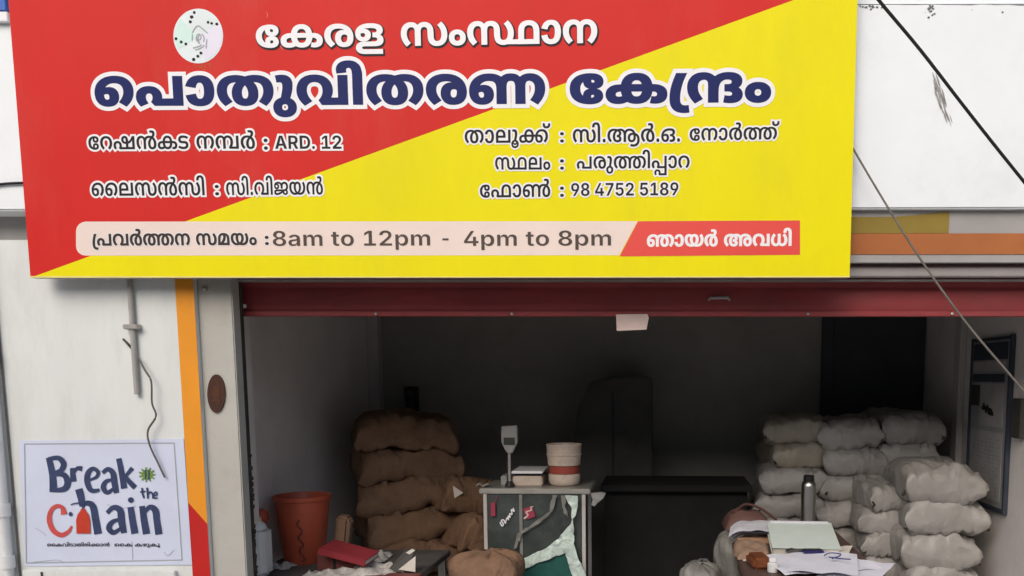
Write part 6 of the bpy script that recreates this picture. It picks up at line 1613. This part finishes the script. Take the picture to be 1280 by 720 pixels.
mx_ = thing('carton', 'dark maroon carton under the tilted red ledger', 'box', (P(415, 700, 3.75).x, 3.75, tz))
B().box(P(396, 700, 3.68).x, P(442, 700, 3.68).x, 3.68, 3.80, tz + .001, P(420, 684, 3.68).z - .02, .004).build('box', M['maroonbox'], mx_)
B().box(P(416, 700, 3.68).x, P(420, 700, 3.68).x, 3.6795, 3.68, tz + .004, P(420, 684, 3.68).z - .024).build('flap_seam', M['black'], mx_)
lb = thing('ledger_book', 'red cloth-bound ledger lying tilted on the maroon carton', 'book', P(437, 690, 3.68))
c0 = P(437, 691, 3.66)
rot = Matrix.Rotation(R(11), 3, 'Y') @ Matrix.Rotation(R(9), 3, 'X') @ Matrix.Rotation(R(-8), 3, 'Z')
w_, d_ = .112, .062
B().box(c0.x - w_, c0.x + w_, c0.y - d_, c0.y + d_, c0.z + .011, c0.z + .016, .001, rot, c0).build('cover', M['book'], lb)
B().box(c0.x - w_, c0.x + w_, c0.y - d_, c0.y + d_, c0.z - .014, c0.z - .010, .001, rot, c0).build('cover', M['book'], lb)
B().box(c0.x - w_ + .004, c0.x + w_ - .003, c0.y - d_ + .004, c0.y + d_ - .004, c0.z - .0098, c0.z + .0108, 0, rot, c0).build('pages', M['pages'], lb)
B().box(c0.x - w_ - .003, c0.x + w_, c0.y - d_ - .004, c0.y - d_ - .0005, c0.z - .014, c0.z + .016, .001, rot, c0).build('spine', M['book'], lb)

pb = thing('paper_bag', 'folded brown paper bag with a pale edge standing behind the red ledger', 'bag', P(430, 680, 4.0))
zp = P(430, 645, 4.0).z
B().box(P(417, 660, 4.0).x, P(434, 660, 4.0).x, 3.99, 4.06, tz + .001, zp, .012, Matrix.Rotation(R(8), 3, 'Y')).build('bag_body', M['card'], pb, True)
B().box(P(433.5, 660, 3.98).x, P(437, 660, 3.98).x, 3.96, 4.0, tz + .001, zp - .02, .002, Matrix.Rotation(R(9), 3, 'Y')).build('folded_edge', M['tan'], pb)


def crumple(x, y, z, w, d, h, seed, n=14):
    def fn(u, v):
        p = Vector((x + w * (u - .5), y + d * (v - .5), z))
        q = Vector((u * 3.4, v * 3.4, seed))
        e_ = min(1, 6 * min(u, 1 - u, v, 1 - v) + .15)
        p.z += .003 + e_ * (h * abs(noise.noise(q)) * 1.2 + h * .45 * abs(noise.noise(q * 2.3)))
        p.x += .02 * noise.noise(q * 1.3 + Vector((5, 0, 0)))
        p.y += .02 * noise.noise(q * 1.3 + Vector((0, 5, 0)))
        return p
    return B().sheet(fn, n, n)


for i, (x, y, z, w, d, h, s, lab) in enumerate((
        (P(446, 706, 3.6).x, 3.64, tz, .32, .20, .05, 1.3, 'crumpled grey newspaper in front of the red ledger'),
        (P(452, 690, 3.9).x, 3.92, tz, .24, .16, .06, 9.3, 'crumpled grey newspaper behind the red ledger near the jute pile'),
        (P(478, 708, 3.66).x, 3.70, tz, .16, .12, .04, 6.1, 'small crumpled newspaper scrap beside the black file folder'),
        (P(402, 716, 3.6).x, 3.60, tz, .14, .10, .03, 4.1, 'small crumpled newspaper scrap at the foot of the terracotta bucket'),
        (P(345, 704, 3.7).x, 3.74, tz, .11, .10, .03, 7.7, 'small crumpled newspaper scrap between the jerrycan and the bucket'))):
    tag(crumple(x, y, z, w, d, h, s).build('newspaper', M['newsprint'], None, 'all'), lab, 'newspaper', 'crumpled newspapers on the side table')
fo = thing('file_folder', 'black file folder with a white paper corner propped at the side table edge', 'folder', P(503, 705, 3.62))
p_ = [P(486, 716, 3.62), P(500, 716, 3.60), P(521, 690, 3.66), P(517, 686, 3.68), P(508, 688, 3.68)]
p_ = [(P(484, 713, 3.62)), P(505, 716, 3.60), P(520, 687, 3.66), P(508, 686, 3.68)]
B().poly(p_, (0, .012, 0)).build('cover', M['cabinet'], fo)
B().poly([P(498, 712, 3.60), P(519, 715, 3.595), P(519.5, 695, 3.595)], (0, .003, 0)).build('paper_sheet', M['paperwarm'], fo)
B().poly([P(507, 691, 3.65), P(515, 686, 3.65), P(519, 688, 3.65), P(512, 693, 3.65)], (0, .003, 0)).build('paper_edge', M['paperwarm'], fo)
B().box(-1.30, -1.06, 3.535, 3.60, tz + .001, P(503, 716, 3.6).z, .003).build('inner_file', M['maroonbox'], fo)

# ---------------------------------------------------------------- paper-strewn table
TZ = .72
t2 = thing('wooden_table', 'dark wooden table strewn with papers, ledger and steel flask at the opening', 'table', (.6, 3.9, 0))
ta, tb2 = .325, .88
B().box(ta, tb2, 3.18, 4.46, TZ - .03, TZ, .004).build('table_top', M['woodmid'], t2)
B().box(ta + .03, tb2 - .03, 3.21, 4.42, TZ - .13, TZ - .031).build('apron', M['wood'], t2)
for x in (ta + .02, tb2 - .07):
    for y in (3.20, 4.38):
        B().box(x, x + .05, y, y + .05, 0, TZ - .132).build('leg', M['wood'], t2)
bgx = P(934, 650, 4.2).x
bb = thing('brown_bag', 'soft brown rexine bag lying at the far corner of the wooden table', 'bag', (bgx, 4.2, TZ))


def bagf(u, v):
    x = bgx + .17 * (u - .5) * 1.35
    y = 4.12 + .30 * v
    t = (1 - abs(2 * u - 1) ** 4) * (1 - abs(2 * v - 1) ** 4)
    return (x, y, TZ + .004 + .085 * max(t, 0) ** .5 + .02 * noise.noise(Vector((u * 4, v * 4, 3))) * t + (.018 if v < .3 and u > .1 else 0) * t)


B().sheet(bagf, 18, 18).build('bag_body', M['brownbag'], bb, 'all')
B().tube(smooth_line([(bgx - .06, 4.2, TZ + .10), (bgx, 4.3, TZ + .12), (bgx + .08, 4.33, TZ + .095), (bgx + .17, 4.36, TZ + .03)], 6), .007, 7).build('strap', M['brownbag'], bb, True)
fx = P(1010, 640, 4.32).x
fl = thing('steel_flask', 'slim brushed steel flask with black band standing on the wooden table', 'flask', (fx, 4.32, TZ))
fh = P(1010, 594, 4.32).z - TZ
fr = 9.5 / 1045 * 4.32
B().lathe([(0, .002), (fr, .002), (fr, .012), (fr * .97, .018), (fr * .97, fh * .78), (fr * .93, fh * .84), (fr * .70, fh * .885)], (fx, 4.32, TZ), 28).build('body', M['flask'], fl, True)
B().lathe([(fr * .70, fh * .885), (fr * .72, fh * .90), (fr * .70, fh * .985), (fr * .6, fh), (0, fh)], (fx, 4.32, TZ), 24).build('cap', M['black'], fl, True)
b = B().lathe([(.012, 0), (.05, 0), (.055, .012), (.048, .014), (.02, .006), (.012, .006)], (fx + .03, 4.24, TZ + .001), 18)
tag(b.build('steel_saucer', M['flask'], None, True), 'small shiny saucer in front of the steel flask', 'saucer')

lg = thing('register_book', 'pale green register lying open-faced in the middle of the wooden table', 'book', (P(1005, 690, 3.75).x, 3.75, TZ))
lx0, lx1 = P(965, 685, 3.66).x, P(1046, 688, 3.66).x
rx = Matrix.Rotation(R(13), 3, 'X') @ Matrix.Rotation(R(-2), 3, 'Z')
pv = (lx0, 3.62, TZ)
B().box(lx0, lx1, 3.62, 3.90, TZ + .004, TZ + .034, 0, rx, pv).build('pages', M['pages'], lg)
B().box(lx0 - .006, lx1 + .006, 3.613, 3.907, TZ + .035, TZ + .039, .001, rx, pv).build('cover', M['ledger'], lg)
B().box(lx0 - .006, lx1 + .006, 3.613, 3.907, TZ - .001, TZ + .003, .001, rx, pv).build('cover', M['ledger'], lg)
B().box(lx0 + .008, lx1 - .008, 3.885, 3.903, TZ + .0395, TZ + .046, .001, rx, pv).build('clip_edge', M['paper'], lg)


def paper(x, y, z, w, d, rz, seed, lift=.01, m='paper', hang=0.0):
    c, s_ = math.cos(rz), math.sin(rz)

    def fn(u, v):
        a, b2 = w * (u - .5), d * (v - .5)
        q = Vector((u * 2.2, v * 2.2, seed))
        zz_ = z + lift * abs(noise.noise(q)) + lift * .6 * abs(u * v)
        if hang and a < -w * .2:
            zz_ -= hang * ((-a - w * .2) / (w * .3)) ** 2
        return (x + c * a - s_ * b2, y + s_ * a + c * b2, zz_)
    return B().sheet(fn, 12, 12).build('paper_sheet', M[m], None, 'all')


GP = 'loose papers on the wooden table'
labs = ['white paper sheet, topmost of the fan of papers at the street end of the table', 'white paper sheet with a slightly lifted edge in the paper fan near the white bottle',
        'white paper sheet half covered in the paper fan near the register', 'white paper sheet sticking out over the table edge towards the white sacks']
sp_ = [(.655, 3.36, TZ + .020, .27, .36, R(-12)), (.55, 3.38, TZ + .013, .24, .34, R(14)), (.70, 3.42, TZ + .007, .27, .32, R(24)), (.78, 3.31, TZ + .003, .23, .34, R(-28))]
for i, (x, y, z, w, d, a) in enumerate(sp_):
    tag(paper(x, y, z, w, d, a, i * 3.1, .016), labs[i], 'paper', GP)
b = B()
for q in ([(1030, 712), (1040, 707), (1052, 709), (1046, 714), (1036, 718)], [(1034, 715), (1046, 718), (1058, 719)]):
    p2 = smooth_line(q, 4)
    b.tube([Vector((P(x, y, 3.4).x, 3.4 + (712 - y) * .010, TZ + .047)) for x, y in p2], .0026, 5)
tag(b.build('pen_loop', M['blueink'], None, True), 'dark blue cord loop lying on the topmost white paper', 'cord')
for i, (x, z, lab) in enumerate(((P(994, 694, 3.62).x, TZ + .034, 'dark crumpled carbon slip between the register and the white papers'), (P(1014, 692, 3.6).x, TZ + .034, 'dark blue stamp pad at the front edge of the register'))):
    if i == 0:
        tag(crumple(x, 3.585, z - .01, .10, .05, .02, 2.2, 8).build('carbon_slip', M['cabinet'], None, 'all'), lab, 'paper')
    else:
        sp2 = thing('stamp_pad', lab, 'stamp pad', (x, 3.56, TZ + .02))
        B().box(x - .045, x + .045, 3.53, 3.59, TZ + .028, TZ + .036, .003).build('case', M['blueink'], sp2)
        B().box(x - .035, x + .035, 3.54, 3.58, TZ + .0362, TZ + .039, .001).build('pad', M['black'], sp2)
px2 = P(938, 675, 3.95).x
for i in range(4):
    o = paper(px2 + .004 * i, 3.95 + .015 * i, TZ + .030 + .012 * (3 - i), .20, .26 - .02 * i, R(-6 + 5 * i), 20 + i, .014, 'paper' if i != 2 else 'paperwarm', .03)
    tag(o, ['white paper, topmost of the pile drooping over the table edge by the brown bag', 'white paper, second of the pile drooping over the table edge by the brown bag',
            'cream paper, third of the pile drooping over the table edge by the brown bag', 'white paper, lowest of the pile drooping over the table edge by the brown bag'][i], 'paper', GP)
o = B().box(px2 - .07, px2 + .10, 3.86, 4.06, TZ + .001, TZ + .028, .003).build('carton', M['card'])
tag(o, 'flat brown carton under the drooping pile of white papers', 'box')
wx = P(940, 695, 3.6).x


def wrap(u, v):
    e_ = max(0, (1 - abs(2 * u - 1) ** 3) * (1 - abs(2 * v - 1) ** 3)) ** .5
    q = Vector((u * 1.9, v * 1.9, 5.5))
    return (wx + .15 * (u - .5) + .012 * noise.noise(q * 2), 3.62 + .22 * (v - .5) + .012 * noise.noise(q * 2.2), TZ + .003 + e_ * (.055 + .03 * noise.noise(q) + .012 * abs(noise.noise(q * 2.0))))


o = B().sheet(wrap, 30, 30).build('wrapping_paper', M['tan'], None, True)
tag(o, 'crumpled tan wrapping paper beside the white bottle on the table edge', 'paper')
b = B()
b.box(P(936, 712, 3.4).x, P(960, 712, 3.4).x, 3.32, 3.46, TZ + .001, TZ + .05, .012, Matrix.Rotation(R(8), 3, 'Z'))
tag(b.build('snack_packet', M['packet'], None, True), 'orange brown packet in front of the crumpled tan paper', 'packet')
bx_ = P(966, 710, 3.3).x
wb = thing('white_bottle', 'small white bottle with a square cap at the street end of the wooden table', 'bottle', (bx_, 3.3, TZ))
bh = P(966, 697, 3.3).z - TZ
B().lathe([(0, .001), (.021, .001), (.022, .006), (.022, bh * .60), (.010, bh * .72)], (bx_, 3.3, TZ), 18).build('body', M['clear'], wb, True)
B().lathe([(.010, bh * .72), (.016, bh * .74), (.016, bh * .98), (.013, bh), (0, bh)], (bx_, 3.3, TZ), 14).build('cap', M['printwhite'], wb, True)

for i, (x, y, w, d, a, mt, lab) in enumerate(((.395, 3.46, .07, .11, 30, 'paperwarm', 'small cream receipt slip beside the orange brown packet'), (.80, 3.72, .09, .13, -20, 'paperwarm', 'small cream slip on the table edge nearest the white sacks'),
                                             (.47, 3.50, .08, .06, 10, 'tagpaper', 'small pinkish slip tucked by the white bottle'))):
    tag(paper(x, y, TZ + .003, w, d, R(a), 40 + i, .012, mt), lab, 'paper')
